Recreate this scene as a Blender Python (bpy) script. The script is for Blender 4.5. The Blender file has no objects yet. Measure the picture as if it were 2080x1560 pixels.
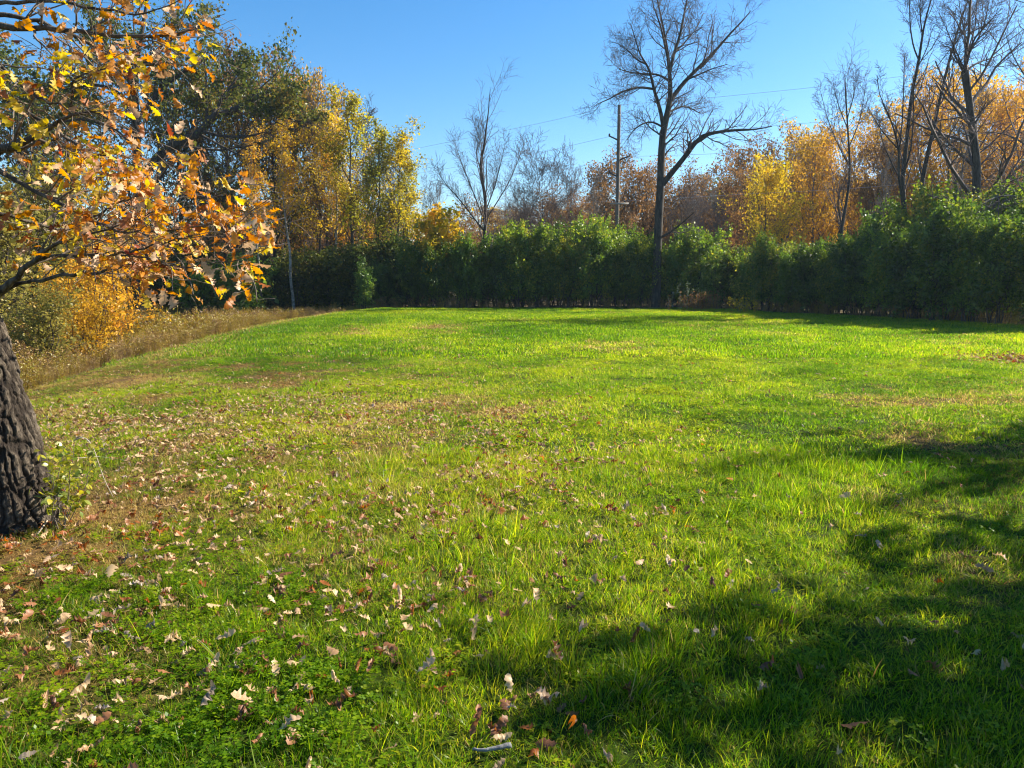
import bpy, math, random
import numpy as np
from mathutils import Vector, Matrix, Euler

sc = bpy.context.scene
COL = sc.collection

# ------------------------------------------------------------------ camera, sky, sun
F = 1485.0                       # focal length in photo pixels (2080 wide)
PITCH = math.radians(7.86)
EYE = 1.60
cam_d = bpy.data.cameras.new("camera")
cam_d.sensor_width = 36.0
cam_d.lens = F / 2080 * 36
cam_d.clip_start = 0.05
cam_d.clip_end = 3000
cam = bpy.data.objects.new("camera", cam_d)
cam.location = (0, 0, EYE)
cam.rotation_euler = (math.pi / 2 - PITCH, 0, 0)
COL.objects.link(cam)
sc.camera = cam

SUN_AZ = math.radians(70)        # to the right of the view direction (+Y)
SUN_EL = math.radians(35)
world = bpy.data.worlds.new("World")
sc.world = world
world.use_nodes = True
wn = world.node_tree.nodes
wl = world.node_tree.links
wn.clear()
sky = wn.new("ShaderNodeTexSky")
sky.sky_type = 'NISHITA'
sky.sun_disc = False
sky.sun_elevation = SUN_EL
sky.sun_rotation = SUN_AZ
sky.air_density = 1.0
sky.dust_density = 0.35
sky.ozone_density = 2.2
bg = wn.new("ShaderNodeBackground")
bg.inputs[1].default_value = 0.080
out = wn.new("ShaderNodeOutputWorld")
sat = wn.new("ShaderNodeHueSaturation")       # the camera's vivid colour rendering of the sky, the same all over
sat.inputs['Saturation'].default_value = 1.36
wl.new(sky.outputs[0], sat.inputs['Color'])
wl.new(sat.outputs[0], bg.inputs[0])
wl.new(bg.outputs[0], out.inputs[0])

sun_d = bpy.data.lights.new("sun", 'SUN')
sun_d.energy = 5.0
sun_d.angle = math.radians(0.53)
sun_d.color = (1.0, 0.92, 0.76)
sun = bpy.data.objects.new("sun", sun_d)
sdir = Vector((math.sin(SUN_AZ) * math.cos(SUN_EL), math.cos(SUN_AZ) * math.cos(SUN_EL), math.sin(SUN_EL)))
sun.rotation_euler = sdir.to_track_quat('Z', 'Y').to_euler()
sun.location = sdir * 60
COL.objects.link(sun)

sc.view_settings.view_transform = 'Standard'
sc.view_settings.look = 'None'
sc.view_settings.gamma = 1
sc.view_settings.use_curve_mapping = False
sc.view_settings.exposure = 1.4
sc.cycles.filter_width = 1.15
sc.cycles.max_bounces = 7
sc.cycles.diffuse_bounces = 3
sc.cycles.transmission_bounces = 5
sc.cycles.glossy_bounces = 2
sc.cycles.caustics_reflective = False
sc.cycles.caustics_refractive = False

# ------------------------------------------------------------------ thin air volume added to imitate lens glare and lift the darks
hz = bpy.data.meshes.new("lens_veil_haze")
_x, _y0, _y1, _z0, _z1 = 1000, -220, 1750, -3.2, 27
hz.from_pydata([(x, y, z) for x in (-_x, _x) for y in (_y0, _y1) for z in (_z0, _z1)], [],
               [(0, 1, 3, 2), (4, 6, 7, 5), (0, 4, 5, 1), (2, 3, 7, 6), (0, 2, 6, 4), (1, 5, 7, 3)])
hm = bpy.data.materials.new("lens_veil_air"); hm.use_nodes = True
hm.node_tree.nodes.clear()
ho = hm.node_tree.nodes.new("ShaderNodeOutputMaterial"); hv = hm.node_tree.nodes.new("ShaderNodeVolumePrincipled")
hv.inputs['Color'].default_value = (0.62, 0.82, 1.0, 1); hv.inputs['Density'].default_value = 0.00028; hv.inputs['Anisotropy'].default_value = 0.4
hm.node_tree.links.new(hv.outputs[0], ho.inputs['Volume'])
hz.materials.append(hm)
hzo = bpy.data.objects.new("lens_veil_haze", hz); hzo['kind'] = 'stuff'; COL.objects.link(hzo)

# ------------------------------------------------------------------ helpers
CP, SP = math.cos(PITCH), math.sin(PITCH)

def ray(px, py):
    a = (px - 1040) / F
    b = -(py - 780) / F
    # camera looks along +Y pitched down
    return np.array([a, CP + b * SP, -SP + b * CP])

def P(px, py, Y):
    """world point seen at photo pixel (px,py) at world distance Y ahead"""
    d = ray(px, py)
    return np.array([0, 0, EYE]) + d * (Y / d[1])

def hash2(ix, iy, seed):
    h = (ix.astype(np.int64) * 374761393 + iy.astype(np.int64) * 668265263 + seed * 982451653) & 0x7fffffff
    h = ((h ^ (h >> 13)) * 1274126177) & 0x7fffffff
    h = h ^ (h >> 16)
    return (h & 0xffff) / 65535.0

def vnoise(x, y, scale, seed=0):
    x = np.asarray(x, float) / scale
    y = np.asarray(y, float) / scale
    ix, iy = np.floor(x), np.floor(y)
    fx, fy = x - ix, y - iy
    fx = fx * fx * (3 - 2 * fx)
    fy = fy * fy * (3 - 2 * fy)
    a = hash2(ix, iy, seed); b = hash2(ix + 1, iy, seed)
    c = hash2(ix, iy + 1, seed); d = hash2(ix + 1, iy + 1, seed)
    return (a * (1 - fx) + b * fx) * (1 - fy) + (c * (1 - fx) + d * fx) * fy

def fbm(x, y, scale, seed=0, octs=3):
    s, amp, tot = 0, 1.0, 0
    for o in range(octs):
        s = s + amp * vnoise(x, y, scale / 2 ** o, seed + o * 17)
        tot += amp
        amp *= 0.5
    return s / tot

def sstep(a, b, x):
    t = np.clip((np.asarray(x, float) - a) / (b - a), 0, 1)
    return t * t * (3 - 2 * t)

# the left rim of the lawn: x as a function of y
EDGE_Y = np.array([-20, 0, 5, 11, 16, 26, 36, 45, 50, 60, 400.0])
EDGE_X = np.array([-6.5, -7.1, -7.4, -7.9, -8.9, -10.4, -10.9, -10.0, -8.4, -6.3, -6.3])

def edge_x(y):
    return np.interp(y, EDGE_Y, EDGE_X)

def H(x, y):
    x = np.asarray(x, float); y = np.asarray(y, float)
    d = edge_x(y) - x                     # >0 beyond the lawn's left rim
    drop = -1.45 * sstep(-1.8, 5.5, d) * (1 - 0.35 * sstep(35, 60, y))
    far = -0.5 * sstep(50, 70, y)
    bumps = (fbm(x, y, 1.6, 3, 3) - 0.5) * 0.09 + (fbm(x, y, 0.55, 13, 2) - 0.5) * 0.05 + (fbm(x, y, 7.0, 9, 2) - 0.5) * 0.16
    near = sstep(0.5, 3.0, np.hypot(x, y))
    hill = 3.0 * sstep(90, 260, y)
    return drop + far + bumps * (0.3 + 0.7 * near) + hill

def dryness(x, y):
    """0 lush green, 1 dry brown turf"""
    n = fbm(x, y * 0.55, 2.6, 21, 4)
    m = fbm(x, y, 0.45, 45, 3)
    d = sstep(0.55, 0.80, n) * (1 - 0.75 * sstep(2, 6, x)) * (0.25 + 0.75 * sstep(0.35, 0.6, m))
    d = d + 0.45 * sstep(0.5, 0.8, m) * sstep(0.38, 0.62, n)
    # thinner, drier turf to the left under the oak and along the rim
    left = sstep(2.5, -4.5, x) * sstep(22, 7, y) * sstep(2.4, 4.4, y)
    d = d + (0.18 + 0.45 * sstep(0.4, 0.65, m)) * left
    rim = np.exp(-((edge_x(y) - x + 0.7) / 0.9) ** 2)
    d = d + 0.40 * rim
    return np.clip(d, 0, 1)

def Hs(x, y):
    return float(H(np.array([x]), np.array([y]))[0])

def G(px, py):
    """ground point at a photo pixel"""
    d = ray(px, py)
    t = EYE / -d[2]
    for _ in range(12):
        p = np.array([0, 0, EYE]) + d * t
        t = (EYE - Hs(p[0], p[1])) / -d[2]
    p = np.array([0, 0, EYE]) + d * t
    return p

def mesh_np(name, verts, faces, mat=None, smooth=False, attrs=None):
    """faces: (N,k) int array or a list of such arrays.  attrs: {name: (domain, values)}"""
    if isinstance(faces, np.ndarray):
        faces = [faces]
    faces = [f for f in faces if len(f)]
    me = bpy.data.meshes.new(name)
    verts = np.ascontiguousarray(verts, dtype=np.float32).reshape(-1, 3)
    me.vertices.add(len(verts))
    me.vertices.foreach_set("co", verts.ravel())
    nl = sum(f.size for f in faces)
    nf = sum(len(f) for f in faces)
    if nf:
        me.loops.add(nl)
        me.polygons.add(nf)
        me.loops.foreach_set("vertex_index", np.concatenate([f.ravel() for f in faces]).astype(np.int32))
        tot = np.concatenate([np.full(len(f), f.shape[1], np.int32) for f in faces])
        start = np.concatenate([[0], np.cumsum(tot)[:-1]]).astype(np.int32)
        me.polygons.foreach_set("loop_start", start)
        if smooth:
            me.polygons.foreach_set("use_smooth", np.ones(nf, bool))
    if attrs:
        for an, (dom, typ, val) in attrs.items():
            at = me.attributes.new(an, typ, dom)
            key = 'vector' if typ == 'FLOAT_VECTOR' else 'value'
            at.data.foreach_set(key, np.ascontiguousarray(val, dtype=(np.int32 if typ == 'INT' else np.float32)).ravel())
    me.update(calc_edges=True)
    if mat:
        me.materials.append(mat)
    return me

def link(name, data, parent=None, **props):
    o = bpy.data.objects.new(name, data)
    COL.objects.link(o)
    if parent is not None:
        o.parent = parent
    for k, v in props.items():
        if v is not None:
            o[k] = v
    return o

def thing(name, label, cat, loc=(0, 0, 0), rz=0.0, s=1.0, group=None, data=None):
    o = link(name, data, None, label=label, category=cat, group=group)
    o.location = [float(v) for v in loc]
    o.rotation_euler = (0, 0, rz)
    o.scale = (s, s, s) if np.isscalar(s) else s
    return o

def merge(parts):
    """parts: list of (verts (n,3), faces list) -> verts, faces"""
    V, Fs, off = [], [], 0
    for v, fs in parts:
        v = v.reshape(-1, 3)
        V.append(v)
        for f in (fs if isinstance(fs, list) else [fs]):
            Fs.append(f + off)
        off += len(v)
    byk = {}
    for f in Fs:
        byk.setdefault(f.shape[1], []).append(f)
    return np.concatenate(V), [np.concatenate(v) for v in byk.values()]

def norm(v):
    return v / np.maximum(np.linalg.norm(v, axis=-1, keepdims=True), 1e-9)

# ------------------------------------------------------------------ materials
def nodes_of(name):
    m = bpy.data.materials.new(name)
    m.use_nodes = True
    n, l = m.node_tree.nodes, m.node_tree.links
    n.clear()
    o = n.new("ShaderNodeOutputMaterial")
    return m, n, l, o

def ramp(n, stops):
    r = n.new("ShaderNodeValToRGB")
    e = r.color_ramp.elements
    while len(e) < len(stops):
        e.new(0.5)
    for el, (p, c) in zip(e, stops):
        el.position = p
        el.color = (*c, 1)
    return r

def leaf_mat(name, stops, trans=0.45, gloss=0.06, rough=0.4, boost=1.5, attr='tint', inst=None, objrand=0.25,
             dry_stops=None, sat=1.0):
    """leaf shader: diffuse + translucent + a little gloss; colour from a per-leaf tint plus a per-object random"""
    m, n, l, o = nodes_of(name)
    a = n.new("ShaderNodeAttribute"); a.attribute_name = attr
    fac = a.outputs['Fac']
    if objrand:
        oi = n.new("ShaderNodeObjectInfo")
        ma = n.new("ShaderNodeMath"); ma.operation = 'MULTIPLY_ADD'
        l.new(oi.outputs['Random'], ma.inputs[0]); ma.inputs[1].default_value = objrand
        ma.inputs[2].default_value = -objrand / 2
        ad = n.new("ShaderNodeMath"); ad.operation = 'ADD'
        l.new(fac, ad.inputs[0]); l.new(ma.outputs[0], ad.inputs[1])
        fac = ad.outputs[0]
    if dry_stops:      # broad differences of hue between patches of turf
        tn = n.new("ShaderNodeAttribute"); tn.attribute_name = 'tone'; tn.attribute_type = 'INSTANCER'
        ta = n.new("ShaderNodeMath"); ta.operation = 'ADD'; ta.use_clamp = True
        l.new(fac, ta.inputs[0]); l.new(tn.outputs['Fac'], ta.inputs[1]); fac = ta.outputs[0]
    r = ramp(n, stops)
    l.new(fac, r.inputs[0])
    col = r.outputs[0]
    if dry_stops:
        b = n.new("ShaderNodeAttribute"); b.attribute_name = 'dry'; b.attribute_type = 'INSTANCER'
        r2 = ramp(n, dry_stops); l.new(fac, r2.inputs[0])
        ad2 = n.new("ShaderNodeMath"); ad2.operation = 'MULTIPLY_ADD'    # per blade choice: dry if dry*1.5 > tint2
        c = n.new("ShaderNodeAttribute"); c.attribute_name = 'tint2'
        sb = n.new("ShaderNodeMath"); sb.operation = 'SUBTRACT'
        l.new(b.outputs['Fac'], sb.inputs[0]); l.new(c.outputs['Fac'], sb.inputs[1])
        mr = n.new("ShaderNodeMapRange"); mr.inputs[1].default_value = -0.08; mr.inputs[2].default_value = 0.10
        l.new(sb.outputs[0], mr.inputs[0])
        mx = n.new("ShaderNodeMix"); mx.data_type = 'RGBA'
        l.new(mr.outputs[0], mx.inputs[0]); l.new(col, mx.inputs[6]); l.new(r2.outputs[0], mx.inputs[7])
        col = mx.outputs[2]
        n.remove(ad2)
    d = n.new("ShaderNodeBsdfDiffuse"); l.new(col, d.inputs[0])
    hs = n.new("ShaderNodeHueSaturation"); hs.inputs['Value'].default_value = boost
    hs.inputs['Saturation'].default_value = sat
    l.new(col, hs.inputs['Color'])
    t = n.new("ShaderNodeBsdfTranslucent"); l.new(hs.outputs[0], t.inputs[0])
    mx1 = n.new("ShaderNodeMixShader"); mx1.inputs[0].default_value = trans
    l.new(d.outputs[0], mx1.inputs[1]); l.new(t.outputs[0], mx1.inputs[2])
    last = mx1.outputs[0]
    if gloss:
        g = n.new("ShaderNodeBsdfGlossy"); g.inputs['Roughness'].default_value = rough
        g.inputs[0].default_value = (1, 1, 1, 1)
        mx2 = n.new("ShaderNodeMixShader"); mx2.inputs[0].default_value = gloss
        l.new(last, mx2.inputs[1]); l.new(g.outputs[0], mx2.inputs[2])
        last = mx2.outputs[0]
    l.new(last, o.inputs[0])
    return m

def bark_mat(name, c1, c2, scale=8, stretch=0.25, bump=0.6, rough=0.9):
    m, n, l, o = nodes_of(name)
    tc = n.new("ShaderNodeTexCoord")
    mp = n.new("ShaderNodeMapping"); mp.inputs['Scale'].default_value = (1, 1, stretch)
    l.new(tc.outputs['Object'], mp.inputs[0])
    nz = n.new("ShaderNodeTexNoise"); nz.inputs['Scale'].default_value = scale; nz.inputs['Detail'].default_value = 6
    nz.inputs['Roughness'].default_value = 0.65
    l.new(mp.outputs[0], nz.inputs['Vector'])
    r = ramp(n, [(0.35, c1), (0.65, c2)])
    l.new(nz.outputs[0], r.inputs[0])
    b = n.new("ShaderNodeBsdfPrincipled")
    b.inputs['Roughness'].default_value = rough
    b.inputs['Specular IOR Level'].default_value = 0.25
    l.new(r.outputs[0], b.inputs['Base Color'])
    bp = n.new("ShaderNodeBump"); bp.inputs['Strength'].default_value = bump; bp.inputs['Distance'].default_value = 0.03
    l.new(nz.outputs[0], bp.inputs['Height']); l.new(bp.outputs[0], b.inputs['Normal'])
    l.new(b.outputs[0], o.inputs[0])
    return m

def plain_mat(name, c, rough=0.7, metal=0.0, noise=0.25, scale=30):
    m, n, l, o = nodes_of(name)
    b = n.new("ShaderNodeBsdfPrincipled")
    b.inputs['Roughness'].default_value = rough
    b.inputs['Metallic'].default_value = metal
    nz = n.new("ShaderNodeTexNoise"); nz.inputs['Scale'].default_value = scale
    tc = n.new("ShaderNodeTexCoord"); l.new(tc.outputs['Object'], nz.inputs['Vector'])
    r = ramp(n, [(0.3, tuple(v * (1 - noise) for v in c)), (0.7, tuple(min(1, v * (1 + noise)) for v in c))])
    l.new(nz.outputs[0], r.inputs[0]); l.new(r.outputs[0], b.inputs['Base Color'])
    l.new(b.outputs[0], o.inputs[0])
    return m

# bark and wood
M_bark_oak = bark_mat("oak_bark", (0.035, 0.028, 0.022), (0.17, 0.14, 0.11), 26, 0.22, 0.9)
M_bark_dark = bark_mat("dark_bark", (0.028, 0.023, 0.020), (0.085, 0.070, 0.058), 6, 0.3)
M_bark_grey = bark_mat("grey_bark", (0.07, 0.06, 0.055), (0.17, 0.15, 0.135), 6, 0.3)
M_bark_pale = bark_mat("pale_birch_bark", (0.12, 0.10, 0.08), (0.46, 0.41, 0.34), 3, 1.6, 0.3)
M_bark_purple = bark_mat("purplish_twig_bark", (0.07, 0.052, 0.05), (0.16, 0.125, 0.115), 6, 0.3)
M_twig = bark_mat("twig_bark", (0.09, 0.07, 0.055), (0.24, 0.19, 0.15), 20, 0.5, 0.2)

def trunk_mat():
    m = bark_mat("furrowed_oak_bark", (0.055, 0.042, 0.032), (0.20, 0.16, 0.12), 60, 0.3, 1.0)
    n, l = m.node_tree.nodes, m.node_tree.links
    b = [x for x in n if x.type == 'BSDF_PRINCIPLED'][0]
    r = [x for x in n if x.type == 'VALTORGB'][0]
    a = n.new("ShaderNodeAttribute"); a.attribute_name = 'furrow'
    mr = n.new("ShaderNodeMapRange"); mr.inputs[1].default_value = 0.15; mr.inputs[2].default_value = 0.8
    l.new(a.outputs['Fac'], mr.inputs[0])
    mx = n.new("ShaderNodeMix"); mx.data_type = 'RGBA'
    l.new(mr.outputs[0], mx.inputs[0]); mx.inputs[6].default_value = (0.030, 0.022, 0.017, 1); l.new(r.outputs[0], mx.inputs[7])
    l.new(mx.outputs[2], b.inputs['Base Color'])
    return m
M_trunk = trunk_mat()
# foliage
M_hedge = leaf_mat("hedge_leaves", [(0.0, (0.024, 0.048, 0.004)), (0.45, (0.062, 0.110, 0.006)), (0.75, (0.14, 0.185, 0.008)), (1.0, (0.30, 0.25, 0.015))],
                   trans=0.45, gloss=0.03, rough=0.4, boost=2.1, objrand=0.55)
M_hedge_mid = leaf_mat("sun_tinted_hedge_leaves", [(0.0, (0.035, 0.075, 0.005)), (0.5, (0.095, 0.165, 0.008)), (0.8, (0.19, 0.235, 0.010)), (1.0, (0.36, 0.30, 0.015))],
                       trans=0.46, gloss=0.03, rough=0.4, boost=2.1, objrand=0.3)  # lighter copy of the hedge leaves, with sunlight put into the colour
M_hedge_light = leaf_mat("sunlit_hedge_leaves", [(0.0, (0.05, 0.11, 0.012)), (0.6, (0.12, 0.20, 0.02)), (1.0, (0.28, 0.27, 0.03))],
                         trans=0.45, gloss=0.03, rough=0.4, boost=1.9, objrand=0.1)
M_under = leaf_mat("undergrowth_leaves", [(0.0, (0.025, 0.045, 0.010)), (0.55, (0.06, 0.085, 0.012)), (1.0, (0.17, 0.15, 0.02))],
                   trans=0.42, gloss=0.015, boost=1.7)
M_aspen = leaf_mat("yellow_aspen_leaves", [(0.0, (0.13, 0.14, 0.010)), (0.35, (0.34, 0.26, 0.010)), (0.75, (0.55, 0.34, 0.012)), (1.0, (0.58, 0.28, 0.015))],
                   trans=0.5, gloss=0.015, boost=2.0, objrand=0.4)
M_lime = leaf_mat("green_gold_leaves", [(0.0, (0.08, 0.11, 0.008)), (0.5, (0.24, 0.23, 0.010)), (1.0, (0.46, 0.32, 0.012))],
                  trans=0.5, gloss=0.015, boost=1.9, objrand=0.3)
M_gold = leaf_mat("golden_leaves", [(0.0, (0.30, 0.20, 0.012)), (0.5, (0.55, 0.31, 0.015)), (1.0, (0.62, 0.30, 0.03))],
                  trans=0.5, gloss=0.015, boost=1.6, objrand=0.35)
M_bright = leaf_mat("bright_yellow_leaves", [(0.0, (0.22, 0.20, 0.006)), (0.5, (0.50, 0.36, 0.008)), (1.0, (0.64, 0.37, 0.010))],
                    trans=0.5, gloss=0.015, boost=1.6, objrand=0.1)
M_rust = leaf_mat("rust_leaves", [(0.0, (0.11, 0.065, 0.028)), (0.5, (0.24, 0.125, 0.038)), (1.0, (0.40, 0.19, 0.045))],
                  trans=0.42, gloss=0.015, boost=1.5, objrand=0.35)
M_oakgreen = leaf_mat("dull_green_oak_leaves", [(0.0, (0.035, 0.055, 0.008)), (0.5, (0.085, 0.105, 0.012)), (0.8, (0.17, 0.14, 0.015)), (1.0, (0.34, 0.15, 0.02))],
                      trans=0.40, gloss=0.015, boost=1.6, objrand=0.1)
M_willow = leaf_mat("willow_leaves", [(0.0, (0.09, 0.09, 0.02)), (0.5, (0.20, 0.18, 0.03)), (1.0, (0.36, 0.28, 0.06))],
                    trans=0.45, gloss=0.015, boost=1.5)
M_sapling = leaf_mat("sapling_leaves", [(0.0, (0.10, 0.15, 0.008)), (0.5, (0.26, 0.27, 0.010)), (1.0, (0.52, 0.38, 0.015))],
                     trans=0.45, gloss=0.05, boost=1.6, objrand=0.7)

# near oak leaf colours
def near_leaf(name, a, b, trans=0.5, boost=1.6, gloss=0.035):
    m, n, l, o = nodes_of(name)
    tc = n.new("ShaderNodeTexCoord")
    nz = n.new("ShaderNodeTexNoise"); nz.inputs['Scale'].default_value = 28; nz.inputs['Detail'].default_value = 3
    l.new(tc.outputs['Object'], nz.inputs['Vector'])
    oi = n.new("ShaderNodeObjectInfo")
    at = n.new("ShaderNodeAttribute"); at.attribute_name = 'tint'
    s1 = n.new("ShaderNodeMath"); s1.operation = 'ADD'; l.new(nz.outputs[0], s1.inputs[0]); l.new(at.outputs['Fac'], s1.inputs[1])
    s2 = n.new("ShaderNodeMath"); s2.operation = 'MULTIPLY_ADD'; l.new(oi.outputs['Random'], s2.inputs[0]); s2.inputs[1].default_value = 0.6; l.new(s1.outputs[0], s2.inputs[2])
    r = ramp(n, [(0.45, a), (1.3 / 1.6, b)])
    l.new(s2.outputs[0], r.inputs[0])
    d = n.new("ShaderNodeBsdfDiffuse"); l.new(r.outputs[0], d.inputs[0])
    hs = n.new("ShaderNodeHueSaturation"); hs.inputs['Value'].default_value = boost; hs.inputs['Saturation'].default_value = 1.05
    l.new(r.outputs[0], hs.inputs['Color'])
    t = n.new("ShaderNodeBsdfTranslucent"); l.new(hs.outputs[0], t.inputs[0])
    mx = n.new("ShaderNodeMixShader"); mx.inputs[0].default_value = trans
    l.new(d.outputs[0], mx.inputs[1]); l.new(t.outputs[0], mx.inputs[2])
    g = n.new("ShaderNodeBsdfGlossy"); g.inputs['Roughness'].default_value = 0.5
    mx2 = n.new("ShaderNodeMixShader"); mx2.inputs[0].default_value = gloss
    l.new(mx.outputs[0], mx2.inputs[1]); l.new(g.outputs[0], mx2.inputs[2])
    l.new(mx2.outputs[0], o.inputs[0])
    return m

LEAF_COL = {
    'orange': near_leaf("orange_leaf", (0.32, 0.10, 0.012), (0.54, 0.22, 0.02)),
    'rust': near_leaf("rust_leaf", (0.17, 0.05, 0.012), (0.34, 0.11, 0.02)),
    'yellow': near_leaf("yellow_leaf", (0.42, 0.27, 0.012), (0.58, 0.42, 0.03)),
    'tan': near_leaf("tan_leaf", (0.40, 0.22, 0.10), (0.60, 0.40, 0.24), 0.35, 1.2),
    'red': near_leaf("red_leaf", (0.16, 0.03, 0.012), (0.30, 0.06, 0.02)),
    'pale': near_leaf("pale_dry_leaf", (0.34, 0.21, 0.10), (0.60, 0.42, 0.23), 0.4, 1.3),
    'brown': near_leaf("brown_dry_leaf", (0.12, 0.05, 0.022), (0.28, 0.12, 0.05), 0.3, 1.3),
    'grey': near_leaf("grey_dry_leaf", (0.20, 0.15, 0.11), (0.38, 0.30, 0.23), 0.25, 1.1),
}

# ------------------------------------------------------------------ ground
def axis(lo, hi, fine_lo, fine_hi, f, g=1.13):
    a = list(np.arange(fine_lo, fine_hi + f / 2, f))
    s = f
    while a[-1] < hi:
        s *= g; a.append(a[-1] + s)
    s = f
    while a[0] > lo:
        s *= g; a.insert(0, a[0] - s)
    return np.array(a)

def ground_mat():
    m, n, l, o = nodes_of("lawn_soil")
    geo = n.new("ShaderNodeNewGeometry")
    dr = n.new("ShaderNodeAttribute"); dr.attribute_name = 'dry'
    md = n.new("ShaderNodeAttribute"); md.attribute_name = 'meadow'
    nz = n.new("ShaderNodeTexNoise"); nz.inputs['Scale'].default_value = 22; nz.inputs['Detail'].default_value = 5
    l.new(geo.outputs['Position'], nz.inputs['Vector'])
    nz2 = n.new("ShaderNodeTexNoise"); nz2.inputs['Scale'].default_value = 2.0; nz2.inputs['Detail'].default_value = 4
    l.new(geo.outputs['Position'], nz2.inputs['Vector'])
    g = ramp(n, [(0.35, (0.012, 0.022, 0.003)), (0.55, (0.035, 0.055, 0.004)), (0.75, (0.07, 0.09, 0.008))])
    b = ramp(n, [(0.3, (0.045, 0.027, 0.010)), (0.55, (0.12, 0.07, 0.025)), (0.8, (0.22, 0.13, 0.05))])
    k = ramp(n, [(0.3, (0.04, 0.03, 0.015)), (0.6, (0.10, 0.075, 0.035)), (0.9, (0.18, 0.13, 0.06))])
    for r in (g, b):
        l.new(nz.outputs[0], r.inputs[0])
    l.new(nz2.outputs[0], k.inputs[0])
    m1 = n.new("ShaderNodeMix"); m1.data_type = 'RGBA'
    l.new(dr.outputs['Fac'], m1.inputs[0]); l.new(g.outputs[0], m1.inputs[6]); l.new(b.outputs[0], m1.inputs[7])
    m2 = n.new("ShaderNodeMix"); m2.data_type = 'RGBA'
    l.new(md.outputs['Fac'], m2.inputs[0]); l.new(m1.outputs[2], m2.inputs[6]); l.new(k.outputs[0], m2.inputs[7])
    p = n.new("ShaderNodeBsdfPrincipled"); p.inputs['Roughness'].default_value = 1.0
    p.inputs['Specular IOR Level'].default_value = 0.1
    l.new(m2.outputs[2], p.inputs['Base Color'])
    bp = n.new("ShaderNodeBump"); bp.inputs['Strength'].default_value = 0.8; bp.inputs['Distance'].default_value = 0.02
    l.new(nz.outputs[0], bp.inputs['Height']); l.new(bp.outputs[0], p.inputs['Normal'])
    l.new(p.outputs[0], o.inputs[0])
    return m

M_ground = ground_mat()
xs = axis(-900, 900, -14, 20, 0.25)
ys = axis(-120, 1500, -2, 50, 0.25)
gx, gy = np.meshgrid(xs, ys)
gz = H(gx, gy)
nx, ny = len(xs), len(ys)
idx = np.arange(nx * ny).reshape(ny, nx)
gf = np.stack([idx[:-1, :-1], idx[:-1, 1:], idx[1:, 1:], idx[1:, :-1]], -1).reshape(-1, 4)
mead = np.maximum(sstep(0.1, 0.6, edge_x(gy) - gx), sstep(47.5, 49.5, gy)).ravel()
hx = np.interp(gy, [26, 34, 41.7, 47.5], [19.2, 17.0, 13.6, 12.0])
mead = np.maximum(mead, (sstep(0, 1.5, gx - hx) * sstep(20, 25, gy)).ravel())
me = mesh_np("ground", np.stack([gx, gy, gz], -1), gf, M_ground, True,
             {'dry': ('POINT', 'FLOAT', dryness(gx, gy).ravel()), 'meadow': ('POINT', 'FLOAT', mead)})
link("ground", me, kind='structure')

# ------------------------------------------------------------------ scatter with geometry nodes (stuff only)
def protos(name, meshes):
    c = bpy.data.collections.new(name)
    for i, me in enumerate(meshes):
        o = bpy.data.objects.new("%s_%03d" % (name, i), me)
        c.objects.link(o)
    return c

def scatter(name, coll, pts, rot, scl, pick, label=None, cat=None, extra=None, parent=None):
    att = {'rot': ('POINT', 'FLOAT_VECTOR', rot), 'scl': ('POINT', 'FLOAT_VECTOR', scl), 'pick': ('POINT', 'INT', pick)}
    for k, v in (extra or {}).items():
        att[k] = ('POINT', 'FLOAT', v)
    me = mesh_np(name, pts, [], None, False, att)
    o = link(name, me, parent, label=label, category=cat, kind='stuff')
    ng = bpy.data.node_groups.new(name + "_spread", 'GeometryNodeTree')
    ng.interface.new_socket("Geometry", in_out='INPUT', socket_type='NodeSocketGeometry')
    ng.interface.new_socket("Geometry", in_out='OUTPUT', socket_type='NodeSocketGeometry')
    N, L = ng.nodes, ng.links
    gi = N.new("NodeGroupInput"); go = N.new("NodeGroupOutput")
    ip = N.new("GeometryNodeInstanceOnPoints")
    ci = N.new("GeometryNodeCollectionInfo")
    ci.inputs['Collection'].default_value = coll
    ci.inputs['Separate Children'].default_value = True
    ci.inputs['Reset Children'].default_value = True
    def na(nm, t):
        x = N.new("GeometryNodeInputNamedAttribute"); x.data_type = t
        x.inputs['Name'].default_value = nm
        return x.outputs['Attribute']
    L.new(gi.outputs[0], ip.inputs['Points'])
    L.new(ci.outputs[0], ip.inputs['Instance'])
    ip.inputs['Pick Instance'].default_value = True
    L.new(na('pick', 'INT'), ip.inputs['Instance Index'])
    L.new(na('rot', 'FLOAT_VECTOR'), ip.inputs['Rotation'])
    L.new(na('scl', 'FLOAT_VECTOR'), ip.inputs['Scale'])
    L.new(ip.outputs[0], go.inputs[0])
    mod = o.modifiers.new("spread", 'NODES')
    mod.node_group = ng
    return o

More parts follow.
